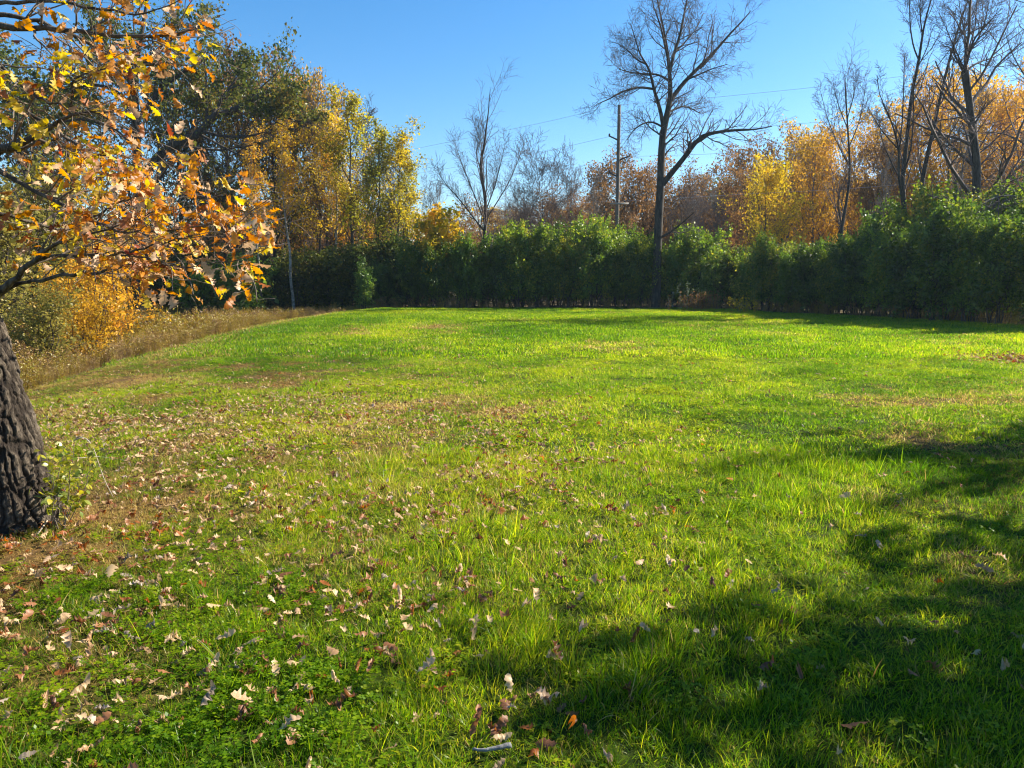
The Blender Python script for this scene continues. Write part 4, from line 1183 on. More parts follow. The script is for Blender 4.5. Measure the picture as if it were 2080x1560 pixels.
def arm(z0, side, ln_, name="arm"):
    s = side
    # a slanting standoff bracket with a stack of insulator discs at its end
    Pp = np.array([[[0.08 * s, -0.02, z0 - 0.28], [0.35 * s, -0.06, z0 - 0.16], [ln_ * s, -0.10, z0]]])
    v, f = tube_arrays(Pp, np.array([[0.07, 0.06, 0.055]]), 8)
    a = copy_part(mesh_np("pole_arm", v, f, M_porcelain, True), name, pole)
    prof = [(0.0, -0.02), (0.05, -0.02)]
    for k in range(4):
        z = 0.0 + k * 0.05
        prof += [(0.05, z), (0.10, z + 0.012), (0.05, z + 0.03)]
    prof += [(0.03, 0.22), (0.0, 0.23)]
    v, f = lathe(prof, 10)
    v = v + np.array([ln_ * s, -0.10, z0 - 0.02])
    copy_part(mesh_np("pole_insulator", v, f, M_porcelain, True), "insulator", a)
arm(zz(277), -1, 0.75); arm(zz(318), 1, 0.85); arm(zz(351), -1, 0.7)
v, f = box(0.13, -0.20, zz(414), 1.5, 0.10, 0.13)
ca = copy_part(mesh_np("crossarm", v, f, plain_mat("grey_crossarm_wood", (0.33, 0.31, 0.28), 0.8), False), "crossarm", pole)
for dx in (-0.5, 0.0, 0.55, 0.8):
    v, f = lathe([(0.0, 0), (0.02, 0), (0.02, 0.08), (0.045, 0.09), (0.05, 0.14), (0.03, 0.17), (0.0, 0.18)], 8)
    v = v + np.array([dx, -0.20, zz(414) + 0.066])
    copy_part(mesh_np("pin_insulator", v, f, M_porcelain, True), "insulator", ca)
v, f = lathe([(0.128, zz(235)), (0.134, zz(235)), (0.134, zz(235) + 0.08), (0.128, zz(235) + 0.08)], 12)
copy_part(mesh_np("pole_band", v, f, M_steel, True), "steel_band", pole)

def wire(label, pts, rad=0.010):
    pts = resample(np.array(pts), 40)
    v, f = tube_arrays(pts[None], np.full((1, 40), rad), 5)
    me_ = mesh_np("wire", v, f, M_wire, True)
    o = link("power_wire", me_, None, label=label, category="power line", group="wires on the power pole")
def Wp(px, py, Y): return tuple(P(px, py, Y))
wire("highest power wire from the pole top to the left", [Wp(1258, 213, 60), Wp(1100, 250, 67), Wp(840, 303, 80), Wp(700, 332, 92), Wp(500, 365, 115)])
wire("highest power wire from the pole top to the right", [Wp(1258, 213, 60), Wp(1450, 198, 56), Wp(1640, 179, 53), Wp(1810, 158, 51), Wp(2080, 122, 48), Wp(2400, 75, 44)])
wire("second power wire from the slanting arm to the left", [Wp(1240, 277, 59.9), Wp(1090, 312, 67), Wp(880, 347, 80), Wp(700, 378, 95)])
wire("second power wire passing right below the highest", [Wp(1240, 277, 59.9), Wp(1400, 272, 57), Wp(1570, 255, 54), Wp(1780, 240, 51), Wp(2080, 210, 48), Wp(2400, 170, 44)])
wire("third power wire from the right arm to the right", [Wp(1278, 318, 59.9), Wp(1420, 314, 57), Wp(1520, 308, 55), Wp(1780, 292, 51), Wp(2100, 262, 48), Wp(2400, 232, 44)])
wire("third power wire from the right arm behind the pole to the left", [Wp(1278, 318, 59.9), Wp(1160, 342, 65), Wp(1000, 372, 74), Wp(800, 405, 90)])
wire("lowest thin wire along the grey crossarm", [Wp(900, 420, 82), Wp(1100, 413, 69), Wp(1262, 409, 59.8), Wp(1500, 395, 55), Wp(1700, 385, 52), Wp(2000, 362, 48)], 0.011)

# ------------------------------------------------------------------ meadow
M_dry = leaf_mat("dry_meadow_stalks", [(0.0, (0.08, 0.04, 0.018)), (0.4, (0.22, 0.12, 0.04)), (0.75, (0.38, 0.23, 0.06)), (1.0, (0.50, 0.37, 0.10))],
                 trans=0.35, gloss=0.04, boost=1.3, objrand=0.0)
M_meadow_leaf = leaf_mat("meadow_leaves", [(0.0, (0.09, 0.045, 0.015)), (0.4, (0.25, 0.14, 0.025)), (0.7, (0.42, 0.29, 0.02)), (1.0, (0.20, 0.23, 0.015))],
                         trans=0.45, gloss=0.04, boost=1.5, objrand=0.0)
def stalk_clump(rng, leafy):
    n = 14
    az = rng.uniform(0, 6.283, n); rr = 0.22 * np.sqrt(rng.uniform(0, 1, n))
    base = np.stack([rr * np.cos(az), rr * np.sin(az), np.full(n, -0.05)], -1)
    h = rng.uniform(0.6, 1.15, n)
    t = np.linspace(0, 1, 5)[None, :, None]
    tip = base + np.stack([rng.normal(0, 0.12, n), rng.normal(0, 0.12, n), h], -1)
    Pn = base[:, None] * (1 - t) + tip[:, None] * t + np.concatenate([np.zeros((n, 1, 3)), rng.normal(0, 0.012, (n, 4, 3))], 1)
    v1, f1 = tube_arrays(Pn, np.full((n, 5), 0.006) * (1 - 0.6 * t[..., 0]), 3)
    pl = along(rng, Pn, 16 if leafy else 5, 0.2, 0.025)
    v2, f2 = leaf_cards(rng, pl, 0.075, droop=0.1, wid=0.14)
    ph_ = along(rng, Pn, 12, 0.82, 0.04)          # seed heads
    v3, f3 = leaf_cards(rng, ph_, 0.05, droop=-0.3, wid=0.25)
    bl = blades(rng, 26, 0.25, 0.35, 0.85, 0.008, 0.014, 3, 0.25, 0.4)
    parts = [(v1, f1), (v2, f2), (v3, f3), (bl[0], bl[1])]
    V, Fs, off, tint = [], [], 0, []
    q4f, t3f, qt, tt = [], [], [], []
    for (v, f) in parts:
        for ff in (f if isinstance(f, list) else [f]):
            tn = rng.uniform(0, 1, len(ff))
            if ff.shape[1] == 4: q4f.append(ff + off); qt.append(tn)
            else: t3f.append(ff + off); tt.append(tn)
        V.append(v); off += len(v)
    faces = [np.concatenate(q4f), np.concatenate(t3f)]
    return np.concatenate(V), faces, np.concatenate(qt + tt)
rng = np.random.default_rng(31)
mm = []
for i in range(8):
    v, f, t = stalk_clump(rng, i % 2)
    mm.append(mesh_np("meadow_clump", v, f, M_meadow_leaf if i % 2 else M_dry, False, {'tint': ('FACE', 'FLOAT', t)}))
C_mead = protos("meadow_clump", mm)
n = 34000
x = rng.uniform(-62, -2, n); y = rng.uniform(4, 66, n)
d = edge_x(y) - x
k = (d > -0.05 + 0.5 * vnoise(x, y, 1.0, 4)) & (x > -0.80 * y - 6) & ((y < 60) | (x < -10))
k &= rng.uniform(0, 1, n) < np.where(y < 30, 1.0, 0.75)
x, y, d = x[k], y[k], d[k]
cl = fbm(x, y, 3.0, 90, 3)
s = rng.uniform(0.5, 1.35, len(x)) * (0.30 + 1.25 * cl) * (0.42 + 0.60 * sstep(0.2, 4.0, d)) * (1 - 0.25 * sstep(30, 55, y))
pick = (rng.integers(0, 4, len(x)) * 2 + (rng.uniform(0, 1, len(x)) < 0.15 + 0.9 * sstep(0.45, 0.65, fbm(x, y, 4, 33, 2)))).astype(int)
scatter("meadow_grass", C_mead, np.stack([x, y, H(x, y)], -1),
        np.stack([rng.normal(0, 0.1, len(x)), rng.normal(0, 0.1, len(x)), rng.uniform(0, 6.28, len(x))], -1),
        np.stack([s, s, s], -1), pick, "tall dry golden brown meadow weeds left of the lawn", "meadow")
# weeds along the hedge foot and at the lawn's far left corner
n = 900
px_ = rng.uniform(560, 2150, n)
hy = np.interp(px_, [560, 760, 1400, 1500, 1750, 2080, 2200], [54, 48.2, 47.6, 44, 34.8, 27.0, 25.8])
hxw = (px_ - 1040) / F * hy
k = rng.uniform(0, 1, n) < 0.25 + 0.7 * (px_ < 780)
hxw, hy = hxw[k], hy[k] + rng.normal(0.3, 0.3, k.sum())
s = rng.uniform(0.35, 0.8, len(hxw))
scatter("hedge_weeds", C_mead, np.stack([hxw, hy, H(hxw, hy)], -1),
        np.stack([rng.normal(0, 0.1, len(hxw)), rng.normal(0, 0.1, len(hxw)), rng.uniform(0, 6.28, len(hxw))], -1),
        np.stack([s, s, s], -1), rng.integers(0, 8, len(hxw)), "sparse dry weeds along the foot of the hedge", "weeds")

# brown weed clump with pale stalks before the hedge
M_pale_weed = leaf_mat("pale_weed_leaves", [(0, (0.16, 0.20, 0.09)), (1, (0.34, 0.38, 0.20))], trans=0.35, boost=1.3, objrand=0.1)
def weed(px, py, h, mat, label, seed, spread=0.3, n=16, wide=0.2):
    g = G(px, py)
    rng = np.random.default_rng(seed)
    r = thing("weed_clump", label, "weeds", g)
    base = np.stack([rng.normal(0, spread, n), rng.normal(0, spread * 0.5, n), np.full(n, -0.05)], -1)
    tip = base + np.stack([rng.normal(0, 0.15, n), rng.normal(0, 0.15, n), h * rng.uniform(0.6, 1.05, n)], -1)
    t = np.linspace(0, 1, 5)[None, :, None]
    Pn = base[:, None] * (1 - t) + tip[:, None] * t
    Pn[:, 1:] += rng.normal(0, 0.02, (n, 4, 3))
    v, f = tube_arrays(Pn, np.full((n, 5), 0.009) * (1 - 0.5 * t[..., 0]), 4)
    copy_part(mesh_np("weed_stems", v, f, M_twig, True), "stem", r)
    pl = along(rng, Pn, 34, 0.12, 0.05)
    copy_part(crown_mesh("weed_foliage", rng, pl, 0.10, mat, 0.3, wid=wide), "foliage", r)
weed(1425, 630, 1.25, M_rust, "brown rusty weed clump in front of the hedge", 1, 0.75, 40)
weed(1400, 629, 1.75, M_pale_weed, "two pale grey green stalks standing at the brown weed clump", 2, 0.22, 5)
weed(1362, 628, 1.35, M_pale_weed, "single pale grey stalk left of the brown weed clump", 3, 0.05, 2)
weed(1508, 636, 1.0, M_bright, "small golden lit weed clump in the hedge gap", 4, 0.35, 14)
weed(1560, 690, 0.0001, M_pale_weed, "x", 5, 0.01, 1) if False else None

# ------------------------------------------------------------------ oak leaf shape
def oak_leaf(seed, curl=0.5):
    """lobed oak leaf, 1 unit long, along +X, with a midrib line and curled lobes"""
    rng = random.Random(seed)
    L = [(0.0, 0.012), (0.12, 0.014), (0.20, 0.10), (0.27, 0.20), (0.33, 0.10), (0.42, 0.15), (0.50, 0.33), (0.56, 0.17), (0.62, 0.15),
         (0.70, 0.37), (0.78, 0.24), (0.82, 0.17), (0.90, 0.22), (0.94, 0.10), (1.0, 0.03)]
    up = [(a + rng.uniform(-.012, .012), b * rng.uniform(0.82, 1.18)) for a, b in L]
    dn = [(a + rng.uniform(-.012, .012), b * rng.uniform(0.82, 1.18)) for a, b in L]
    n = len(L)
    roll = curl * rng.uniform(0.5, 1.6) * rng.choice((1, 1, -1)); bend = curl * rng.uniform(-0.9, 1.2)
    wob = rng.uniform(0, 6.28)
    V = []
    def put(x, y):
        z = roll * 1.1 * y * y / 0.25 * 0.35 + bend * 0.35 * (x - 0.4) ** 2 + 0.05 * math.sin(9 * x + wob + 5 * y) * curl
        z += -abs(y) * 0.10
        yy = y * (1 - 0.35 * abs(roll) * abs(y) / 0.35)
        V.append((x, yy, z))
    for (a, b), (c, d), (m, _) in zip(up, dn, L):
        put(a, b); put(m, 0.0); put(c, -d)
    q = []
    for i in range(n - 1):
        a = 3 * i
        q += [[a, a + 1, a + 4, a + 3], [a + 1, a + 2, a + 5, a + 4]]
    return np.array(V), np.array(q)

OAK = [oak_leaf(i, 0.35 + 0.22 * (i % 4)) for i in range(10)]
OAK += [oak_leaf(40 + i, 1.3 + 0.25 * (i % 4)) for i in range(10)]        # dry, crumpled ones
OAKM = {}
def oakm(i, colr):
    if (i, colr) not in OAKM:
        v, f = OAK[i]
        OAKM[(i, colr)] = mesh_np("oak_leaf_" + colr, v, f, LEAF_COL[colr], True)
    return OAKM[(i, colr)]

def euler_mats(rot):
    cx, sx = np.cos(rot[:, 0]), np.sin(rot[:, 0]); cy, sy = np.cos(rot[:, 1]), np.sin(rot[:, 1]); cz, sz = np.cos(rot[:, 2]), np.sin(rot[:, 2])
    M = np.zeros((len(rot), 3, 3))
    M[:, 0, 0] = cy * cz; M[:, 0, 1] = sx * sy * cz - cx * sz; M[:, 0, 2] = cx * sy * cz + sx * sz
    M[:, 1, 0] = cy * sz; M[:, 1, 1] = sx * sy * sz + cx * cz; M[:, 1, 2] = cx * sy * sz - sx * cz
    M[:, 2, 0] = -sy; M[:, 2, 1] = sx * cy; M[:, 2, 2] = cx * cy
    return M

# ------------------------------------------------------------------ the near oak at the left edge
YT = 4.75
base = G(45, 1062)
YT = float(base[1])
tc = [(34, 1110, 140), (36, 1062, 122), (25, 1000, 112), (10, 920, 106), (-9, 840, 102), (-32, 760, 100), (-56, 690, 98), (-80, 620, 98), (-100, 540, 92), (-130, 440, 84), (-150, 330, 78), (-160, 200, 70), (-165, 60, 60), (-150, -120, 45), (-120, -300, 20)]
tr = limb(tc, YT, 560)
oak_base = (float(base[0]), YT, Hs(base[0], YT))
oak = thing("oak_tree", "near oak with rough grey bark at the left edge, orange leaves hanging over the lawn", "tree", oak_base)
off = np.array(oak_base)
# trunk with furrowed bark in real relief
rng = np.random.default_rng(77)
k = 220; Pn = (tr[0] - off)[None]; R = tr[1][None]
T, U, W = frames(Pn)
a = np.arange(k) * 2 * math.pi / k
nn = Pn.shape[1]
zc = np.repeat(np.concatenate([[0], np.cumsum(np.linalg.norm(np.diff(Pn[0], axis=0), axis=1))])[:, None], k, 1); ac = np.repeat(a[None], nn, 0)
def per_noise(ac, zc, fa, fz, seed):
    per = fa
    u = ac / (2 * math.pi) * per; v_ = zc * fz
    iu, iv = np.floor(u), np.floor(v_); fu, fv = u - iu, v_ - iv
    fu = fu * fu * (3 - 2 * fu); fv = fv * fv * (3 - 2 * fv)
    h = lambda i, j: hash2(np.mod(i, per), j, seed)
    return (h(iu, iv) * (1 - fu) + h(iu + 1, iv) * fu) * (1 - fv) + (h(iu, iv + 1) * (1 - fu) + h(iu + 1, iv + 1) * fu) * fv
w_ = per_noise(ac, zc, 6, 3, 1) * 0.5
rid = np.abs(2 * per_noise(ac + w_ * 0.5, zc, 34, 6.0, 2) - 1)
rid2 = np.abs(2 * per_noise(ac + w_, zc, 60, 26.0, 3) - 1)
disp = 0.026 * np.clip(rid * 1.8, 0, 1) + 0.010 * np.clip(rid2 * 1.5, 0, 1) + 0.025 * (per_noise(ac, zc, 5, 1.5, 4) - 0.5)
flare = 0.15 * np.exp(-zc / 0.17) * (0.55 + 0.45 * np.cos(ac * 5 + 1)) + 0.05 * np.exp(-zc / 0.5)
def worley(ac, zc, fa, fz, seed):
    u = ac / (2 * math.pi) * fa; v_ = zc * fz
    iu, iv = np.floor(u), np.floor(v_)
    d1 = np.full(u.shape, 9.0); d2 = np.full(u.shape, 9.0)
    for di in (-1, 0, 1):
        for dj in (-1, 0, 1):
            a_, b_ = iu + di, iv + dj
            px_ = a_ + 0.15 + 0.7 * hash2(np.mod(a_, fa), b_, seed); py_ = b_ + 0.1 + 0.8 * hash2(np.mod(a_, fa), b_, seed + 7)
            dd_ = np.sqrt((u - px_) ** 2 + ((v_ - py_) * 1.0) ** 2)
            d2 = np.where(dd_ < d1, d1, np.minimum(d2, dd_)); d1 = np.minimum(d1, dd_)
    return d2 - d1
wz = zc + 0.16 * per_noise(ac, zc, 16, 7.0, 14); wa = ac + 0.30 * per_noise(ac, zc, 14, 7.0, 15) + 0.10 * per_noise(ac, zc, 40, 22.0, 16)
rid = np.clip(worley(wa, wz, 24, 4.2, 21) * 2.0, 0, 1) / 1.8 * (0.55 + 0.45 * per_noise(ac, zc, 10, 6.0, 31))
rid2 = np.clip(worley(wa, wz, 56, 16.0, 22) * 2.0, 0, 1) / 1.5
disp = 0.031 * np.clip(rid * 1.8, 0, 1) ** 0.7 + 0.010 * np.clip(rid2 * 1.5, 0, 1) + 0.008 * per_noise(ac, zc, 90, 60.0, 23) + 0.03 * (per_noise(ac, zc, 5, 1.5, 4) - 0.5)
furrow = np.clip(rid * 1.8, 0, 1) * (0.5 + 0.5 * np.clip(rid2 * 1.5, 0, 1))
rad = (R[0][:, None] * (1 + 0 * ac)) - 0.01 + disp + flare
ring = U[0][:, None] * np.cos(a)[None, :, None] + W[0][:, None] * np.sin(a)[None, :, None]
V = Pn[0][:, None] + ring * rad[..., None]
j = np.arange(k); j2 = (j + 1) % k
ii = np.arange(nn - 1)[:, None] * k
q = np.stack([ii + j, ii + j2, ii + k + j2, ii + k + j], -1).reshape(-1, 4)
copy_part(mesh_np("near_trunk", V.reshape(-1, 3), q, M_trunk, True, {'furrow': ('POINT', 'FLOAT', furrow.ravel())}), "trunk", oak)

def q1(l): return [(a / 2.971, b / 2.971, w) for a, b, w in l]
def q8(l): return [(a / 3.714, 380 + b / 3.714, w) for a, b, w in l]
NB = [
    # pixel path, start Y, end Y, twig density
    ([(-140, 30, 22), (0, 50, 13), (67, 56, 11), (135, 62, 9), (200, 68, 8), (270, 75, 7), (340, 73, 5), (400, 60, 2)], 5.0, 4.8, 14),
    ([(-140, 10, 20), (0, 30, 9), (60, 38, 8), (110, 55, 7), (150, 75, 7), (200, 98, 6), (240, 118, 5), (285, 133, 4), (330, 130, 3), (395, 100, 1.5)], 5.0, 5.3, 12),
    ([(-130, 330, 34), (-40, 318, 20), (0, 306, 17), (45, 292, 13), (90, 270, 9), (125, 243, 7), (150, 231, 6), (190, 228, 5), (240, 222, 3)], 5.0, 4.6, 9),
    ([(145, 232, 4), (143, 190, 4), (152, 160, 4), (190, 145, 3), (240, 130, 2)], 4.75, 4.5, 6),
    ([(-110, 300, 24), (-40, 320, 14), (0, 348, 10), (59, 380, 8), (89, 396, 8), (121, 412, 7), (151, 428, 7), (183, 447, 6), (215, 463, 5), (260, 470, 4), (323, 471, 3.5), (377, 463, 3), (430, 452, 2)], 5.0, 4.3, 24),
    ([(-90, 420, 16), (0, 436, 8), (40, 445, 7), (81, 458, 6), (113, 466, 5), (151, 473, 4), (200, 486, 3), (260, 500, 2)], 5.0, 5.4, 10),
    ([(-70, 640, 40), (-20, 610, 24), (5, 585, 15), (27, 568, 12), (54, 541, 11), (73, 528, 10), (108, 498, 7), (129, 490, 6), (161, 482, 5), (210, 470, 4), (270, 450, 3), (330, 425, 1.5)], YT, 4.2, 16),
    ([(70, 530, 8), (89, 520, 8), (129, 521, 7.5), (175, 519, 7), (229, 519, 5), (290, 505, 4), (350, 492, 3), (410, 478, 1.5)], 4.6, 4.1, 16),
    ([(-60, 640, 30), (5, 597, 10), (27, 580, 8), (54, 572, 7), (86, 568, 7), (116, 557, 7), (161, 556, 7), (205, 556, 6), (229, 542, 4), (264, 537, 3), (300, 520, 2.5)], YT, 4.4, 8),
    ([(229, 519, 4), (290, 520, 3.5), (336, 536, 3), (363, 544, 2.5), (420, 535, 2), (470, 530, 1.5), (520, 540, 1)], 4.35, 3.9, 12),
    ([(-80, 180, 20), (0, 195, 9), (60, 230, 7), (110, 262, 6), (160, 300, 5), (220, 320, 3), (275, 340, 1.5)], 5.2, 4.9, 16),
    ([(-120, 100, 16), (0, 130, 7), (40, 170, 6), (90, 205, 5), (130, 215, 3), (170, 240, 1.5)], 4.6, 4.3, 14),
    ([(-120, -20, 14), (0, 5, 8), (100, 0, 6), (190, 15, 5), (260, 30, 4), (330, 20, 2), (380, -10, 1.5)], 4.8, 4.5, 10),
    ([(180, 447, 5), (230, 420, 4), (280, 395, 3), (330, 380, 2), (370, 375, 1)], 4.6, 4.4, 9),
]
limbs = []
allc1, allc2 = [], []
for path, y0, y1, dens in NB:
    p, r = limb(path, y0, 24, y1)
    r = np.maximum(r, 0.0025)
    p = p + np.concatenate([np.zeros((1, 3)), rng.normal(0, 0.006, (23, 3))])
    v, f = tube_arrays((p - off)[None], r[None], 8)
    copy_part(mesh_np("near_limb", v, f, M_bark_oak, True), "branch", oak)
    vis = [(i, j) for i, j, _ in path]
    c = children(rng, (p - off)[None], r[None], dens, 7, 0.75, 0.3, 0.30, 0.14, 0.02, 0.5, 0.4, 0.3, absl=0.62, flat=0.7)
    allc1.append(c)
c1 = (np.concatenate([c[0] for c in allc1]), np.maximum(np.concatenate([c[1] for c in allc1]), 0.0022))
tz = c1[0][:, -1] + off           # no twig hangs far below the lowest bough
ok_ = tz[:, 2] > EYE - 0.10 + 0.09 * np.clip(tz[:, 1] - 4.0, 0, 2)
c1 = (c1[0][ok_], c1[1][ok_])
c2 = children(rng, *c1, 3, 5, 0.7, 0.45, 0.25, 0.2, 0.02, 0.6, 0.5, 0.3, minlen=0.10)
o = copy_part(twig_mesh("near_twigs", [c1, (c2[0], np.maximum(c2[1], 0.0014))], M_twig, minr=0.0014), "twigs", oak); o['kind'] = 'stuff'
# leaves: clusters at the twig ends
ends = np.concatenate([np.concatenate([c1[0][:, -1], c2[0][:, -1]]), c2[0][:, 2]])
dirs = np.concatenate([np.concatenate([c1[0][:, -1] - c1[0][:, -2], c2[0][:, -1] - c2[0][:, -2]]), c2[0][:, 2] - c2[0][:, 1]])
cnt = np.concatenate([rng.integers(1, 5, len(c1[0]) + len(c2[0])), rng.integers(0, 2, len(c2[0]))])
lp = np.repeat(ends, cnt, 0); ld = norm(np.repeat(dirs, cnt, 0))
n = len(lp)
lp = lp + rng.normal(0, 0.02, lp.shape)
az = np.arctan2(ld[:, 1], ld[:, 0]) + rng.normal(0, 0.8, n)
rot = np.stack([rng.normal(0, 0.9, n), rng.normal(0.45, 0.55, n), az], -1)
size = np.clip(rng.normal(0.080, 0.019, n), 0.045, 0.13)
# screen place decides the mix of colours the photograph shows
wp = lp + off
dpt = wp[:, 1] * CP - (wp[:, 2] - EYE) * SP
sx = 1040 + F * wp[:, 0] / dpt
sy = 780 - F * ((wp[:, 2] - EYE) * CP + wp[:, 1] * SP) / dpt
u = rng.uniform(0, 1, n)
yel = sstep(260, 40, sx) * sstep(60, 160, sy) * sstep(420, 250, sy)
colr = np.where(u < 0.20 + 0.50 * yel, 'yellow', np.where(u < 0.64, 'orange', np.where(u < 0.88, 'tan', np.where(u < 0.99, 'rust', 'red'))))
shape = rng.integers(0, 10, n)
thin = 0.30 * sstep(230, 300, sx) * sstep(160, 220, sy) * sstep(370, 310, sy) + 0.25 * sstep(160, 60, sy)
keep = ~((sx > 552) | (sy > 600) | ((sy > 565) & (sx < 280)) | (rng.uniform(0, 1, n) < 0.02 + thin) | ((sx > 430) & (sy < 350)) |  ((sx > 300) & (sy > 150) & (sy < 350) & (rng.uniform(0, 1, n) < 0.6)))
inview = keep & (sx > -20) & (sy > -20)
score = np.where(inview, size / dpt, 0)
order = np.argsort(-score)
chosen = set(order[:298].tolist())
for i in order[:298]:
    o = bpy.data.objects.new("leaf", oakm(int(shape[i]), str(colr[i])))
    COL.objects.link(o); o.parent = oak
    o.location = lp[i]; o.rotation_euler = rot[i]; o.scale = (size[i],) * 3
def merged_leaves(name, idxs, lp, rot, size, shape, colr, parent, mats=None):
    M = euler_mats(rot[idxs])
    cols = sorted(set(colr[idxs].tolist()))
    V, Fq, mi, tn, offn = [], [], [], [], 0
    for q_, i in enumerate(idxs):
        v, f = OAK[shape[i]]
        V.append((v * size[i]) @ M[q_].T + lp[i]); Fq.append(f + offn); offn += len(v)
        mi.append(np.full(len(f), cols.index(colr[i]))); tn.append(np.full(len(f), (i * 0.618) % 1 * 0.6 - 0.3))
    me_ = mesh_np(name, np.concatenate(V), np.concatenate(Fq), None, True, {'tint': ('FACE', 'FLOAT', np.concatenate(tn))})
    for c_ in cols: me_.materials.append(LEAF_COL[c_])
    me_.polygons.foreach_set("material_index", np.concatenate(mi).astype(np.int32))
    o = copy_part(me_, "foliage", parent) if parent is not None else link(name, me_)
    o['kind'] = 'stuff'
    return o
rest = [i for i in range(n) if keep[i] and i not in chosen]
merged_leaves("near_oak_foliage", np.array(rest), lp, rot, size, shape, colr, oak)
print("near oak leaves", n, "rest", len(rest))

# ------------------------------------------------------------------ sapling and sticks at the oak's foot
def tubes_obj(name, parent, lines, mat, k=6):
    v, f = merge([tube_arrays(resample(np.array(l), 16)[None, :, :3], resample(np.array(l), 16)[None, :, 3], k) for l in lines])
    return copy_part(mesh_np(name, v, f, mat, True), name, parent)
sb = G(120, 1075)
sap = thing("leafy_sapling", "small yellow green leafy sapling growing beside the oak trunk", "shrub", sb)
rng = np.random.default_rng(9)
n = 9
tip = [(100, 930), (125, 895), (150, 905), (170, 930), (110, 975), (140, 960), (190, 945), (95, 1000), (160, 985)]
b0 = np.zeros((n, 3)); b0[:, :2] = rng.normal(0, 0.03, (n, 2)); b0[:, 2] = -0.03
tp = np.array([P(a, b, sb[1] + rng.normal(0, 0.12)) for a, b in tip]) - sb
t = np.linspace(0, 1, 8)[None, :, None]
Pn = b0[:, None] * (1 - t) + tp[:, None] * t
Pn[:, 1:] += rng.normal(0, 0.008, (n, 7, 3))
R = np.full((n, 8), 0.004) * (1 - 0.6 * t[..., 0])
s1 = children(rng, Pn, R, 8, 5, 0.9, 0.34, 0.3, 0.15, 0.05, 0.6, 0.5, 0.2)
v, f = merge([tube_arrays(Pn, R, 5), tube_arrays(s1[0], np.maximum(s1[1], 0.0012), 3)])
copy_part(mesh_np("sapling_stems", v, f, M_twig, True), "stem", sap)
def ovate(seed):
    r = random.Random(seed)
    L = [(0, 0.01), (0.12, 0.16), (0.3, 0.29), (0.5, 0.30), (0.7, 0.22), (0.88, 0.10), (1, 0.0)]
    V = []
    for a_, b_ in L:
        for s_ in (1, 0, -1):
            V.append((a_, s_ * b_, 0.12 * b_ * abs(s_) * r.uniform(0.5, 1.5) - 0.18 * a_ * a_))
    q_ = []
    for i in range(len(L) - 1):
        a_ = 3 * i
        q_ += [[a_, a_ + 1, a_ + 4, a_ + 3], [a_ + 1, a_ + 2, a_ + 5, a_ + 4]]
    return mesh_np("ovate_leaf", np.array(V), np.array(q_), M_sapling, True, {'tint': ('FACE', 'FLOAT', np.full(len(q_), r.uniform(0.2, 0.8)))})
OV = [ovate(i) for i in range(5)]
lps = np.concatenate([along(rng, s1[0], 4, 0.3, 0.012), along(rng, Pn, 6, 0.4, 0.006)])
for i, p in enumerate(lps[:300]):
    o = bpy.data.objects.new("leaf", OV[i % 5]); COL.objects.link(o); o.parent = sap
    o.location = p; o.rotation_euler = (rng.normal(0, 0.6), rng.normal(0.2, 0.5), rng.uniform(0, 6.28)); s_ = rng.uniform(0.034, 0.060); o.scale = (s_, s_, s_)

def stick(name, label, pix, w, Y=None, mat=None, dz=0.0):
    pts_ = []
    for i, (a_, b_, lift) in enumerate(pix):
        g = G(a_, b_) if Y is None else P(a_, b_, Y)
        pts_.append([g[0], g[1], g[2] + lift])
    pts_ = np.array(pts_)
    c_ = pts_[0].copy()
    pr = resample(np.concatenate([pts_ - c_, np.linspace(w, w * 0.45, len(pts_))[:, None]], 1), 18)
    pr[1:-1, :3] += np.random.default_rng(len(label)).normal(0, w * 0.07, (16, 3))
    v, f = tube_arrays(pr[None, :, :3], pr[None, :, 3], 8)
    k_ = 8
    caps = [np.arange(k_)[None, ::-1], (np.arange(k_) + 17 * k_)[None]]
    me_ = mesh_np(name, v, [f] + caps, mat or M_twig, True)
    return thing(name, label, "stick", c_, data=me_)
M_stick_pale = bark_mat("pale_stick", (0.30, 0.25, 0.19), (0.52, 0.45, 0.36), 30, 0.5, 0.3)
M_stick_grey = bark_mat("grey_stick", (0.13, 0.125, 0.12), (0.30, 0.29, 0.28), 30, 0.5, 0.3)
stick("pale_stick", "pale bare stick leaning in the leaves at the oak's foot", [(76, 1092, 0.02), (105, 1062, 0.05), (134, 1030, 0.10)], 0.0055, None, M_stick_pale)
stick("arching_stem", "thin bare stem arching right out of the sapling",
      [(150, 895, 0), (170, 885, 0), (188, 905, 0), (200, 940, 0), (212, 975, 0), (230, 1010, 0)], 0.004, float(sb[1]) + 0.1, M_stick_pale)
stick("thin_stick", "thin pale stick pointing right beside the sapling", [(150, 945, 0.06), (200, 938, 0.05), (255, 942, 0.03)], 0.004, None, M_stick_pale)
stick("grey_stick", "smooth grey stick lying in the grass beside two big brown leaves", [(1038, 1532, 0.035), (1015, 1537, 0.035), (985, 1541, 0.03), (960, 1539, 0.03)], 0.0095, None, M_stick_grey)

